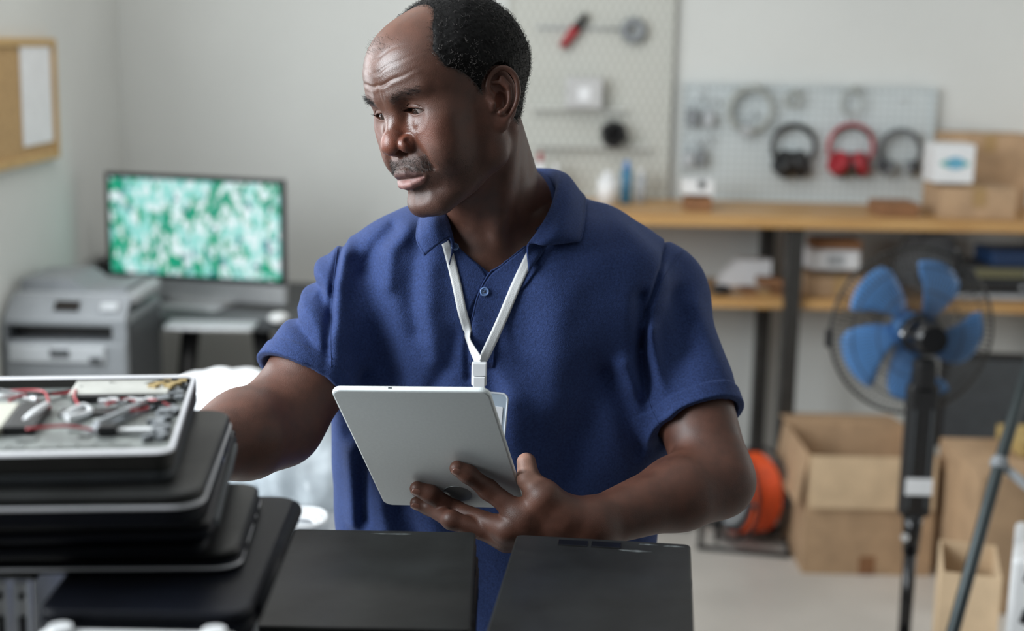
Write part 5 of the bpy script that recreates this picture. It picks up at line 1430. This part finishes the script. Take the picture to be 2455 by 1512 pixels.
def strands(name, roots, dirs, length, rad, nseg, curl, m, seed, tone=None, parent=man, bend=None):
    r_ = np.random.default_rng(seed); n = len(roots); T = np.linspace(0, 1, nseg)[None, :, None]
    dirs = dirs / (np.linalg.norm(dirs, axis=1, keepdims=True) + 1e-9)
    a = np.cross(dirs, r_.normal(size=(n, 3))); a /= np.linalg.norm(a, axis=1, keepdims=True) + 1e-9; b = np.cross(dirs, a)
    ph = r_.uniform(0, 6.28, (n, 1, 1)); turns = curl[1] * r_.uniform(.7, 1.3, (n, 1, 1)); cr = curl[0] * r_.uniform(.6, 1.3, (n, 1, 1))
    Ls = (length * r_.uniform(.6, 1.15, n))[:, None, None]
    path = roots[:, None] + dirs[:, None] * Ls * T + (a[:, None] * (np.cos(ph + turns * T) - np.cos(ph)) + b[:, None] * (np.sin(ph + turns * T) - np.sin(ph))) * cr
    if bend is not None: path = path + bend[:, None] * (T ** 2) * Ls
    tg = np.gradient(path, axis=1); tg /= np.linalg.norm(tg, axis=2, keepdims=True) + 1e-9
    u = np.cross(tg, a[:, None] + .3 * b[:, None]); u /= np.linalg.norm(u, axis=2, keepdims=True) + 1e-9; w = np.cross(tg, u)
    R = rad * (1 - .6 * T) ; K = 3
    V = np.stack([path + R * (math.cos(2 * math.pi * k / K) * u + math.sin(2 * math.pi * k / K) * w) for k in range(K)], 2)   # n,seg,K,3
    idx = np.arange(n * nseg * K).reshape(n, nseg, K); q = []
    for k in range(K): q.append(np.stack([idx[:, :-1, k], idx[:, :-1, (k + 1) % K], idx[:, 1:, (k + 1) % K], idx[:, 1:, k]], -1).reshape(-1, 4))
    return V.reshape(-1, 3), np.concatenate(q), (np.repeat(tone, nseg * K) if tone is not None else None)

hair_m = mat('black_grey_hair', (.006, .005, .005), .6, spec=.18); nt = hair_m.node_tree; bs = nt.nodes['Principled BSDF']
at = nt.nodes.new('ShaderNodeAttribute'); at.attribute_name = 'grey'; mx = nt.nodes.new('ShaderNodeMix'); mx.data_type = 'RGBA'
mx.inputs['A'].default_value = (.0035, .003, .003, 1); mx.inputs['B'].default_value = (.22, .20, .19, 1)
nt.links.new(at.outputs['Fac'], mx.inputs['Factor']); nt.links.new(mx.outputs['Result'], bs.inputs['Base Color'])

# head hair: dense curly mass over the scalp plus loose curls
def skull(q):
    d = ell(q, (0, -.010, .046), (.0755, .0910, .0810)); d = smin(d, ell(q, (0, .043, .055), (.0580, .0455, .0520)), .030)
    d = smin(d, ell(q, (0, .028, -.018), (.0600, .0560, .0760)), .030)
    return smin(d, seg(q, (0, -.024, -.020), (0, -.030, -.10), .054, .050), .02)
def hair_sdf(p, c, r):
    q = to_head(p); qa = q.copy(); qa[:, 0] = np.abs(qa[:, 0]); w = hairmask(qa)
    edge = np.interp(qa[:, 2], ZB, YB) - qa[:, 1]
    t = .0080 * sstep(.0, .030, edge) * sstep(-.030, .05, qa[:, 2]) + .0025
    t = t * w - .004 * (1 - w)
    n = np.sin(q[:, 0] * 720 + 2 * np.sin(q[:, 1] * 410)) * np.sin(q[:, 1] * 690 + 2 * np.sin(q[:, 2] * 380)) * np.sin(q[:, 2] * 740 + 2 * np.sin(q[:, 0] * 430))
    return smax((skull(q) - t - .0013 * n * w).astype(f32), -(ear_sdf(qa) - .0035), .002)
HV, HF = mesh_sdf(hair_sdf, HT - .14, HT + .16, .0017)
q = to_head(HV.astype(f32)).astype(float); qa = q.copy(); qa[:, 0] = np.abs(qa[:, 0]); keep = hairmask(qa) > .02
kf = keep[HF].all(1); HF = HF[kf]; us = np.unique(HF); rm = -np.ones(len(HV), int); rm[us] = np.arange(len(us)); HV = HV[us]; HF = rm[HF]; q = q[us]; qa = qa[us]
_, hg = grad(hair_sdf, HV, 6e-4); hg /= np.linalg.norm(hg, axis=1, keepdims=True) + 1e-9
sel = nrng.random(len(HV)) < .20; wq = hairmask(qa[sel]); 
grey_p = .10 + .75 * np.exp(-(((qa[sel] - (.066, .030, .045)) / (.03, .030, .028)) ** 2).sum(1))
gt = (nrng.random(sel.sum()) < grey_p) * nrng.uniform(.4, 1.0, sel.sum())
S1 = strands('c', HV[sel] - hg[sel] * .001, hg[sel] + nrng.normal(0, .6, (sel.sum(), 3)), .0048, .00019, 9, (.0013, 5.2), hair_m, 1, gt)
# fine fuzz round the hairline and on the forehead's far edge
bm2 = isH & (hm > .05) & (hm < .95) & (nrng.random(len(BV)) < .25); nb = bm2.sum()
S2 = strands('c', BV[bm2], vn[bm2] + nrng.normal(0, .6, (nb, 3)), .0050, .00012, 6, (.0014, 4.0), hair_m, 2, (nrng.random(nb) < .25) * .8)
fz_ = isH & (np.linalg.norm((ax_ - (.012, .078, .100)) / (.035, .012, .010), axis=1) < 1) & (nrng.random(len(BV)) < .10); nb = fz_.sum()
S3 = strands('c', BV[fz_], vn[fz_] + np.array([0, 0, .6]) + nrng.normal(0, .4, (nb, 3)), .0055, .00011, 6, (.0012, 3.0), hair_m, 3, (nrng.random(nb) < .3) * .8)
def join(parts):
    V, F, T_, o = [], [], [], 0
    for v, f, t in parts: V.append(v); F.append(f + o); T_.append(t if t is not None else np.zeros(len(v))); o += len(v)
    return np.concatenate(V), np.concatenate(F), np.concatenate(T_)
V_, F_, T_ = join([(HV, HF, np.zeros(len(HV))), S1, S2, S3])
hr = np_mesh('hair', V_, F_, hair_m, man); set_float(hr.data, 'grey', T_)
print('hair', len(V_))
# eyebrows, moustache, stubble
def grow(name, w, dens, length, rad, dirf, curl, greyp, seed, gmax=.9, label=None):
    k = isH & (nrng.random(len(BV)) < w * dens); n = k.sum(); d = dirf(HL[k]) @ HR.T + vn[k] * .55 + nrng.normal(0, .18, (n, 3))
    V, F, T = strands('c', BV[k] - vn[k] * .0003, d, length, rad, 6, curl, hair_m, seed, (nrng.random(n) < greyp) * nrng.uniform(.3, gmax, n))
    o = np_mesh(name, V, F, hair_m, man); set_float(o.data, 'grey', T)
    if label: o['label'] = label
    return o
sg = lambda q: np.sign(q[:, :1])
for s in (1, -1):
    grow('eyebrow', brow_w(ax_) * (np.sign(HL[:, 0]) == s), .30, .0068, .00012, lambda q: np.concatenate([sg(q) * .9, -.3 + 0 * sg(q), .35 - 9 * (np.abs(q[:, :1]) - .018)], 1), (.0003, 2.0), .06, 11 + s)
grow('moustache', must_w(ax_), .32, .0038, .00012, lambda q: np.concatenate([sg(q) * .5, .2 + 0 * sg(q), -.9 + 0 * sg(q)], 1), (.0006, 3.0), .45, 15, label='short greying moustache')
stub = sstep(.0, .03, HL[:, 1]) * sstep(-.015, -.045, HL[:, 2]) * (dL > .003) * (dU > .003) * (HL[:, 2] > -.11) * (HL[:,1] > -.0)
grow('stubble', stub, .11, .0013, .00013, lambda q: np.concatenate([sg(q) * .2, .1 + 0 * sg(q), -.8 + 0 * sg(q)], 1), (.0001, 1.0), .10, 17)
# eyes
eye_m = mat('eye', (.5, .45, .4), .12, coat=1.0); nt = eye_m.node_tree; bs = nt.nodes['Principled BSDF']; L = nt.links.new
tc = nt.nodes.new('ShaderNodeTexCoord'); sp_ = nt.nodes.new('ShaderNodeSeparateXYZ'); L(tc.outputs['Object'], sp_.inputs[0])
def m_(op, a, b):
    n = nt.nodes.new('ShaderNodeMath'); n.operation = op
    for i, v in enumerate((a, b)):
        if isinstance(v, (int, float)): n.inputs[i].default_value = v
        else: L(v, n.inputs[i])
    return n.outputs[0]
rr_ = m_('SQRT', m_('ADD', m_('MULTIPLY', sp_.outputs['X'], sp_.outputs['X']), m_('MULTIPLY', sp_.outputs['Y'], sp_.outputs['Y'])), 0)
cr_ = nt.nodes.new('ShaderNodeValToRGB'); L(m_('MULTIPLY', rr_, 80.0), cr_.inputs[0])
e_ = cr_.color_ramp.elements; e_[0].position = .0; e_[0].color = (.002, .002, .002, 1); e_[1].position = 1; e_[1].color = (.28, .20, .17, 1)
for ps_, c_ in ((.175, (.002, .002, .002, 1)), (.20, (.030, .012, .006, 1)), (.42, (.018, .007, .004, 1)), (.48, (.010, .006, .005, 1)), (.53, (.30, .25, .23, 1))):
    x_ = e_.new(ps_); x_.color = c_
L(cr_.outputs[0], bs.inputs['Base Color'])
for s, gz in ((-1, (.27, 1, -.34)), (1, (.30, 1, -.34))):
    b_ = MB(); b_.sph((0, 0, 0), ER - .0004, 48); b_.sph((0, 0, .0050), .0077, 32)
    o = b_.build('eye', eye_m, man)
    c_ = from_head(EYE * (s, 1, 1)); g_ = HR @ np.array(gz); o.location = c_; o.rotation_euler = Vector(g_).to_track_quat('Z', 'Y').to_euler()
ls = []
for s in (-1, 1):
    n = 70; X = nrng.uniform(-.0135, .0150, n); hu = .0034; a_ = .0142
    Z = .0205 + (-.14 if s < 0 else .05) * X + hu * (1 - (X / a_) ** 2); q = np.stack([s * (.030 + X), 0 * X, Z], 1)
    yy = EYE[1] + np.sqrt(np.maximum((ER + .0012) ** 2 - (q[:, 0] * s - EYE[0]) ** 2 - (Z - EYE[2]) ** 2, 1e-8)); q[:, 1] = yy
    d = np.stack([s * X * 28, np.full(n, .9), np.full(n, -.10)], 1) + nrng.normal(0, .08, (n, 3))
    ls.append(strands('c', from_head(q), d @ HR.T, .0075, .00010, 6, (.0001, 1.0), hair_m, 31 + s, np.zeros(n), bend=np.tile(HR @ np.array([0, 0, .45]), (n, 1))))
V_, F_, T_ = join(ls); o = np_mesh('eyelashes', V_, F_, hair_m, man); set_float(o.data, 'grey', T_)
# finger nails
nm = mat('finger_nail', (.24, .115, .085), .30, coat=.3)
for c_, dr, sd, nd, rr in NAILS:
    G = np.zeros((9, 9, 3))
    for i, u in enumerate(np.linspace(-1, 1, 9)):
        for j, v in enumerate(np.linspace(-1, 1, 9)):
            wd = .74 * rr * math.sqrt(1 - .62 * u * u); th = v * .95
            G[i, j] = c_ + dr * (u * .0060 + .0010 * (1 - v * v) * u) + sd * math.sin(th) * wd * 1.05 + nd * ((math.cos(th) - 1) * wd * .8 + .0011 - .0008 * u * u)
    MB().grid(G, .0005).build('finger_nail', nm, man)
# ------------------------------------------------------------------ polo shirt
lnL, lnR, lnB = np.array(P(1084, 575, 1.66)), np.array(P(1268, 583, 1.66)), np.array(P(1173, 652, 1.64))
def line2(p, a, b, flip):
    d = (b - a)[[0, 2]]; n = np.array([d[1], -d[0]]) / np.linalg.norm(d) * flip; return ((p[:, [0, 2]] - a[[0, 2]].astype(f32)) @ n.astype(f32))
_cV = np.array(P(1173, 560, 1.65))
fL_ = -1 if float(line2(_cV[None].astype(f32), lnL, lnB, 1)[0]) > 0 else 1
fR_ = -1 if float(line2(_cV[None].astype(f32), lnB, lnR, 1)[0]) > 0 else 1
def sleeve(p, sh, hc, ax, nrm, r0, r1, r2):
    h = hc + ax * .06
    L_ = np.linalg.norm(h - sh); t = ((p - sh.astype(f32)) @ ax.astype(f32)) / L_
    d = seg(p, sh, hc + ax * .05, r0, r1)
    cut = (p - hc.astype(f32)) @ nrm.astype(f32)
    d = d - .0026 * sstep(-.0215, -.0200, cut).astype(f32)
    inner = seg(p, hc - ax * .05, hc + ax * .06, r2, r2)
    return d, cut, inner
def shirt_sdf(p, c, r):
    d = loft(p, TORSO); d = torso_top(p, d, 0.0)
    use = lambda a, R: c is None or np.linalg.norm(a - c) < R + r + .05
    cuts = []
    if use((J['shL'] + hL) / 2, .20):
        s, cut, inn = sleeve(p, J['shL'], hL, axL, nL, .0570, .0600, .0515); s = smax(s, cut, .002); d = smin(d, s, .020); cuts.append((cut, inn, hL))
    if use((J['shR'] + hR) / 2, .20):
        s, cut, inn = sleeve(p, J['shR'], hR, axR, nR, .0530, .0595, .0515); s = smax(s, cut, .002); d = smin(d, s, .032); cuts.append((cut, inn, hR))
    d = d - fold_disp(p, c, r)
    for cut, inn, hc in cuts:
        d = smax(d, -np.maximum(inn, -.022 - cut), .0012)
    n1 = J['neck1']; n0 = J['neck0']
    nk = seg(p, n1 + (n1 - n0) * .15, n0, .0680, .0690); nk = np.maximum(nk, 1.395 - p[:, 2])
    v = np.maximum(np.maximum(line2(p, lnL, lnB, fL_), line2(p, lnB, lnR, fR_)), np.maximum(p[:, 2] - f32(lnL[2] + .012), p[:, 1] - 1.74))
    # V opening follows an inner depth so that the chest shows, shirt stays behind the flaps
    d = smax(d, -nk, .003); d = smax(d, -v, .0015)
    return np.maximum(d, .885 - p[:, 2])
SV, SF = mesh_sdf(shirt_sdf, (-.40, 1.45, .87), (.36, 1.97, 1.52), .0023)
SV = project_on(shirt_sdf, SV, 2, .0012, 5e-4)
cloth = mat('navy_pique_cotton', (.026, .047, .142), .85, sheen=.14); nt = cloth.node_tree; bs = nt.nodes['Principled BSDF']; L = nt.links.new
bs.inputs['Sheen Roughness'].default_value = .45; bs.inputs['Sheen Tint'].default_value = (.45, .55, .95, 1); bs.inputs['Specular IOR Level'].default_value = .25
tc = nt.nodes.new('ShaderNodeTexCoord')
def ctex(kind, scale, **k):
    n = nt.nodes.new(kind); n.inputs['Scale'].default_value = scale
    for a, b in k.items(): n.inputs[a].default_value = b
    L(tc.outputs['Object'], n.inputs['Vector']); return n
vo = ctex('ShaderNodeTexVoronoi', 850); no = ctex('ShaderNodeTexNoise', 420, Detail=3); lo_ = ctex('ShaderNodeTexNoise', 60, Detail=4)
mr = nt.nodes.new('ShaderNodeMapRange'); L(no.outputs['Fac'], mr.inputs[0]); mr.inputs[1].default_value = .3; mr.inputs[2].default_value = .7; mr.inputs[3].default_value = .75; mr.inputs[4].default_value = 1.30
hs = nt.nodes.new('ShaderNodeHueSaturation'); hs.inputs['Color'].default_value = (.026, .047, .142, 1); L(mr.outputs[0], hs.inputs['Value']); L(hs.outputs['Color'], bs.inputs['Base Color'])
bp = nt.nodes.new('ShaderNodeBump'); bp.inputs['Strength'].default_value = .55; bp.inputs['Distance'].default_value = .0006; L(vo.outputs['Distance'], bp.inputs['Height'])
bp2 = nt.nodes.new('ShaderNodeBump'); bp2.inputs['Strength'].default_value = .30; bp2.inputs['Distance'].default_value = .0015; L(lo_.outputs['Fac'], bp2.inputs['Height']); L(bp.outputs['Normal'], bp2.inputs['Normal'])
L(bp2.outputs['Normal'], bs.inputs['Normal'])
shirt = np_mesh('polo_shirt', SV, SF, cloth, man); shirt['label'] = 'navy blue short sleeved polo shirt with an open collar'
print('shirt', len(SV))
BVH = BVHTree.FromPolygons([Vector(v) for v in SV], SF.tolist())
def hit(px, py, off=0.0, D0=1.3):
    d = _fw + (px - CX) / FPX * _rt + (CY - py) / FPX * _up; d = d / np.linalg.norm(d); o = CAM + d * D0
    loc, nor, i, ds = BVH.ray_cast(Vector(o), Vector(d), 1.5)
    if loc is None: return None, None
    n = np.array(nor); n = -n if n @ d > 0 else n
    return np.array(loc) + n * off, n
def spline(pts, n):
    pts = [np.asarray(p, float) for p in pts]; pp = [2 * pts[0] - pts[1]] + pts + [2 * pts[-1] - pts[-2]]; out = []
    m = len(pts) - 1
    for t in np.linspace(0, m, n):
        i = min(int(t), m - 1); u = t - i; p0, p1, p2, p3 = pp[i:i + 4]
        out.append(.5 * ((2 * p1) + (-p0 + p2) * u + (2 * p0 - 5 * p1 + 4 * p2 - p3) * u * u + (-p0 + 3 * p1 - 3 * p2 + p3) * u ** 3))
    return np.array(out)
def seam(px_pts, r, name='seam', n=60, m=None, off=0.0002):
    w = [hit(x, y, off)[0] for x, y in spline([np.array(q, float) for q in px_pts], n)]; w = [x for x in w if x is not None]
    MB().tube(w, r, 6).build(name, m or cloth, shirt)
seam([(808, 596), (800, 680), (794, 780), (794, 880)], .0007)
seam([(1642, 592), (1590, 668), (1556, 760), (1545, 850), (1556, 960), (1592, 1040)], .0007)
# placket: overlapping flap at the right, under flap at the left
def patch(rows, name, off, th, n=24, m=18, parent=None):
    A = spline([np.array(a, float) for a, b in rows], n); B = spline([np.array(b, float) for a, b in rows], n); G = np.zeros((n, m, 3)); last = None
    for i in range(n):
        for j in range(m):
            x, y = A[i] + (B[i] - A[i]) * j / (m - 1); w, nn = hit(x, y, off + .0022 * math.sin(math.pi * min(1, j / (m - 1) * 2) / 2) * 0)
            G[i, j] = w if w is not None else last
            last = G[i, j]
    return MB().grid(G, th).build(name, cloth, parent or shirt)
patch([((1262, 594), (1292, 640)), ((1205, 637), (1255, 690)), ((1172, 664), (1215, 720)), ((1146, 715), (1196, 760)), ((1133, 780), (1188, 815)), ((1129, 870), (1184, 880))], 'placket', .0012, .0022)
patch([((1070, 590), (1084, 580)), ((1090, 640), (1118, 612)), ((1108, 700), (1150, 640)), ((1118, 760), (1165, 662))], 'under_placket', .0008, .0016)
seam([(1262, 592), (1205, 635), (1170, 660), (1144, 713), (1131, 780), (1127, 872)], .0011, 'placket_edge', off=.0016)
def button(px, py, r, label=None):
    w, n = hit(px, py, .0028); 
    b_ = MB(); b_.cyl(w - n * .0008, w + n * .0010, r, r * .94, 28); b_.torus(w + n * .0010, r * .80, r * .16, axis=tuple(n), n=28, m=6)
    o = b_.build('button', mat('blue_shell_button', (.16, .26, .50), .2, coat=.8), shirt)
    u = np.cross(n, (0, 0, 1.)); u /= np.linalg.norm(u); v = np.cross(n, u); t_ = MB()
    for a, b in ((1, 1), (-1, 1), (1, -1), (-1, -1)): t_.cyl(w + n * .0008 + (u * a + v * b) * r * .22, w + n * .0013 + (u * a + v * b) * r * .22, r * .11, None, 8)
    t_.tube([w + n * .0014 + (u + v) * r * .22, w + n * .0014 - (u + v) * r * .22], .0004, 5); t_.build('thread', M['black'], o)
button(1161, 699, .0056)
button(1091, 594, .0048)
# collar: stations run from its left front end round the neck to the right front end
nb_ = J['neck1']
st = [  # fold-line point, mid point, outer edge point
    (P(1084, 572, 1.632), P(1052, 588, 1.618), P(1019, 611, 1.612)),
    (P(1078, 548, 1.645), P(1038, 560, 1.622), P(1001, 575, 1.625)),
    (P(1070, 520, 1.662), P(1035, 528, 1.640), P(1003, 538, 1.650)),
    (P(1062, 490, 1.690), P(1032, 500, 1.680), P(1012, 512, 1.690)),
    (P(1075, 455, 1.750), P(1045, 470, 1.770), P(1030, 500, 1.785)),
    (P(1130, 425, 1.805), P(1125, 440, 1.830), P(1120, 480, 1.845)),
    (P(1220, 410, 1.820), P(1222, 422, 1.845), P(1226, 465, 1.860)),
    (P(1300, 409, 1.785), P(1330, 418, 1.810), P(1345, 440, 1.830)),
    (P(1337, 416, 1.735), P(1368, 430, 1.745), P(1398, 470, 1.765)),
    (P(1338, 450, 1.690), P(1370, 470, 1.690), P(1402, 497, 1.715)),
    (P(1318, 508, 1.655), P(1358, 520, 1.652), P(1398, 540, 1.672)),
    (P(1290, 556, 1.636), P(1340, 562, 1.628), P(1390, 574, 1.652)),
    (P(1266, 588, 1.628), P(1305, 590, 1.622), P(1380, 578, 1.652)),
]
n_ = 70
Fo = spline([a for a, b, c in st], n_); Mi = spline([b for a, b, c in st], n_); Ed = spline([c for a, b, c in st], n_)
cen_ = np.array([nb_[0], nb_[1], 0.])
G = np.zeros((n_, 16, 3))
for i in range(n_):
    inw = cen_ - Fo[i]; inw[2] = 0; inw /= np.linalg.norm(inw)
    stand = Fo[i] + inw * .0015 + np.array([0, 0, -.030]) - inw * .006
    prof = spline([stand, Fo[i] + inw * .0030 + np.array([0, 0, -.012]), Fo[i] + np.array([0, 0, .0010]), Fo[i] * .62 + Mi[i] * .38 + np.array([0, -.0010, .0030]), Mi[i] + np.array([0, -.001, .0015]), Ed[i]], 16)
    G[i] = prof
# keep the leaf clear of the shirt below it
for i in range(n_):
    for j in range(6, 16):
        loc, nor, k, ds = BVH.find_nearest(Vector(G[i, j]))
        if loc is not None:
            nn = np.array(nor); s = (G[i, j] - np.array(loc)) @ nn
            lim = .0030 if j > 12 else .0045
            if s < lim and ds < .03: G[i, j] += nn * (lim - s)
for _ in range(2): G[1:-1, 6:15] = (G[:-2, 6:15] + G[2:, 6:15] + 2 * G[1:-1, 6:15]) / 4
col = MB().grid(G, .0024).build('collar', cloth, shirt)
t_ = MB(); t_.tube([G[i, 15] for i in range(n_)], .0016, 6); t_.build('collar_edge', cloth, shirt)
# trousers, shoes
def tr_sdf(p, c, r):
    d = loft(p, [(.70, cxT, 1.755, .175, .115), (.95, cxT, 1.755, .185, .118), (1.0, cxT, 1.755, .183, .115)]); d = np.maximum(d, np.maximum(p[:, 2] - .96, .74 - p[:, 2]))
    for s in (-1, 1): d = smin(d, chain(p, [(cxT + s * .095, 1.75, .82), (cxT + s * .115, 1.745, .48), (cxT + s * .12, 1.77, .05)], (.092, .070, .055)), .03)
    return np.maximum(d, .035 - p[:, 2])
TV, TF = mesh_sdf(tr_sdf, (cxT - .3, 1.55, 0), (cxT + .3, 1.98, 1.0), .008); np_mesh('trousers', TV, TF, mat('dark_trousers', (.02, .022, .03), .85, noise=.1), man)
for s in (-1, 1):
    SHV, SHF = mesh_sdf(lambda p, c, r: np.maximum(smin(ell(p, (cxT + s * .12, 1.70, .035), (.045, .13, .040)), seg(p, (cxT + s * .12, 1.77, .05), (cxT + s * .12, 1.77, .09), .042), .02), .002 - p[:, 2]), (cxT + s * .12 - .08, 1.52, -.01), (cxT + s * .12 + .08, 1.88, .16), .006)
    np_mesh('shoe', SHV, SHF, M['black'], man)

# ------------------------------------------------------------------ lanyard with badge
lanm = mat('white_lanyard_ribbon', (.66, .67, .67), .55, bump=.3, bscale=900)
ly = empty('lanyard', P(1148, 880, 1.58), 0, 'white ribbon lanyard with a badge hanging over the blue shirt', 'lanyard')
LO = np.array(ly.location)
endp = None
def ribbon(pix, widths, twist, off, tail, D_end, name='strap'):
    n = 46; C2 = spline([np.array(q, float) for q in pix], n); pts = []; nrm = []
    for x, y in C2:
        w, nn = hit(x, y, off)
        pts.append(w); nrm.append(nn)
    pts = np.array(pts); nrm = np.array(nrm)
    k = np.ones(5) / 5
    for a in range(3):
        pts[2:-2, a] = np.convolve(pts[:, a], k, 'valid'); nrm[2:-2, a] = np.convolve(nrm[:, a], k, 'valid')
    # lower end swings free of the shirt to the clip
    for i in range(n):
        t = i / (n - 1); s = max(0, (t - .55) / .45) ** 2; tgt = np.array(P(*C2[i], D_end)); pts[i] = pts[i] * (1 - s) + tgt * s
    pts = np.concatenate([tail, pts]); nrm = np.concatenate([np.tile(nrm[0], (len(tail), 1)), nrm])
    for i in range(len(tail)):
        v = tail[i] - np.array([nb_[0], nb_[1], tail[i][2]]); v[2] = .05; nrm[i] = v / np.linalg.norm(v)
    m = len(pts); tg = np.gradient(pts, axis=0); tg /= np.linalg.norm(tg, axis=1, keepdims=True); G = np.zeros((m, 5, 3))
    for i in range(m):
        s = np.cross(tg[i], nrm[i]); s /= np.linalg.norm(s); t = max(0, (i - len(tail)) / (m - len(tail) - 1))
        a = np.interp(t, *twist); s = s * math.cos(a) + np.cross(tg[i], s) * math.sin(a); w = np.interp(t, *widths)
        for j, v in enumerate(np.linspace(-.5, .5, 5)): G[i, j] = pts[i] + s * v * w - LO
    return MB().grid(G, .0011).build(name, lanm, ly)
tailL = spline([P(1225, 480, 1.835), P(1120, 490, 1.815), P(1052, 500, 1.745), P(1052, 545, 1.672)], 14)
tailR = spline([P(1225, 480, 1.835), P(1335, 470, 1.790), P(1350, 510, 1.715), P(1308, 560, 1.668)], 14)
h1, _ = hit(1072, 592, .003); h2, _ = hit(1282, 595, .003)
ribbon([(1072, 592), (1094, 680), (1113, 770), (1127, 820), (1149, 868)], ([0, .5, .62, .8, 1], [.0105, .0105, .0100, .0105, .0105]), ([0, .45, .62, .80, 1], [0, .1, 1.0, .2, 0]), .0026, tailL, 1.590)
ribbon([(1282, 595), (1240, 680), (1196, 780), (1153, 872)], ([0, 1], [.0115, .0115]), ([0, 1], [0, 0]), .0034, tailR, 1.588)
CD = 1.586
def pl(px0, px1, py0, py1, D, th, name, m, bev=.0015, par=None):
    a, b = np.array(P(px0, py0, D)), np.array(P(px1, py1, D)); c_ = (a + b) / 2 - LO
    return MB().box(c_, (abs(b[0] - a[0]), th, abs(a[2] - b[2])), bevel=bev, seg=3).build(name, m, par or ly)
pl(1131, 1167, 867, 924, CD, .0085, 'clip', M['white'], .002)
pl(1134, 1163, 902, 934, CD - .0045, .0045, 'clip_buckle', M['white'], .0012)
pl(1142, 1158, 926, 946, CD - .001, .0040, 'clip_tongue', M['white'], .0010)
pl(1136, 1162, 900, 902, CD - .0046, .002, 'clip_groove', M['grey'], .0004)
bdg = MB()
a, b = np.array(P(1088, 937, CD)), np.array(P(1213, 937, CD)); bw = b[0] - a[0]; bh = .088; bc = (a + b) / 2 + np.array([0, .0, -bh / 2])
RT = Matrix.Translation(Vector(bc - LO)) @ Matrix.Rotation(math.radians(4), 4, 'Y') @ Matrix.Rotation(math.radians(90), 4, 'X')
holm = mat('clear_badge_sleeve', (.42, .50, .58), .12, coat=.6)
bdg.prism(rrect(bw, bh, .007), .0022, RT); hd = bdg.build('badge_holder', holm, ly)
t_ = MB(); rp = [RT @ Vector((x, y, .0016)) for x, y in rrect(bw - .001, bh - .001, .0068)]; t_.tube(rp, .0013, 6, closed=True); t_.build('badge_rim', mat('milky_badge_rim', (.72, .76, .80), .2, coat=.5), ly)
t_ = MB(); t_.prism(rrect(bw - .010, bh - .022, .001), .0006, RT @ Matrix.Translation((0, -.005, .0022))); cd_ = t_.build('badge_card', M['paper'], ly)
t_ = MB()
for k in range(4): t_.box((0, 0, 0), (.001, .001, .001)) if False else t_.prism([(bw * .30 - .012, .012 - k * .008), (bw * .30 + .0, .012 - k * .008), (bw * .30, .0145 - k * .008), (bw * .30 - .012, .0145 - k * .008)], .0002, RT @ Matrix.Translation((0, 0, .0029)))
t_.build('printed_line', M['grey'], cd_)

# ------------------------------------------------------------------ tablet
tb_ = empty('tablet', TT_, 0, 'silver tablet held up with its plain back towards the camera', 'tablet')
qR = Matrix([list(r) for r in TR_])
tb_.rotation_euler = qR.to_euler()
tabm = mat('tablet_aluminium', (.80, .85, .85), .45, metal=.1, noise=.02, nscale=300)
def tslab(w, h, th, r, bev, y0, name, m):
    t_ = MB(); slab(t_, w, h, th, r, bev, n=8)
    bmesh.ops.transform(t_.bm, matrix=Matrix.Translation((0, y0 + th, 0)) @ Matrix.Rotation(math.radians(90), 4, 'X'), verts=t_.bm.verts[:])
    return t_.build(name, m, tb_)
tslab(TW, TH_, TTk, .011, .0024, -TTk / 2, 'back_shell', tabm)
tslab(TW - .005, TH_ - .005, .0008, .009, .0003, TTk / 2 - .0002, 'glass', M['black_gloss'])
sc_m = mat('tablet_screen', (.02, .02, .02), .1, emit=(.55, .62, .70), estr=.35)
MB().box((0, TTk / 2 + .0008, 0), (TW - .020, .0004, TH_ - .042)).build('screen', sc_m, tb_)
for x in (.0,): MB().box((-.02, 0, TH_ / 2 - .0002), (.004, .0016, .0012)).build('port', M['black'], tb_)
t_ = MB(); t_.cyl((-.012 + .022, -TTk / 2 - .0000, -.088), (-.012 + .022, -TTk / 2 - .0003, -.088), .0165, None, 40); t_.build('back_mark', mat('mirror_mark', (.40, .44, .45), .25, metal=.5), tb_)
MB().cyl((TW / 2 - .013, -TTk / 2, -TH_ / 2 + .014), (TW / 2 - .013, -TTk / 2 - .0004, -TH_ / 2 + .014), .0042, None, 20).build('camera_lens', M['black_gloss'], tb_)
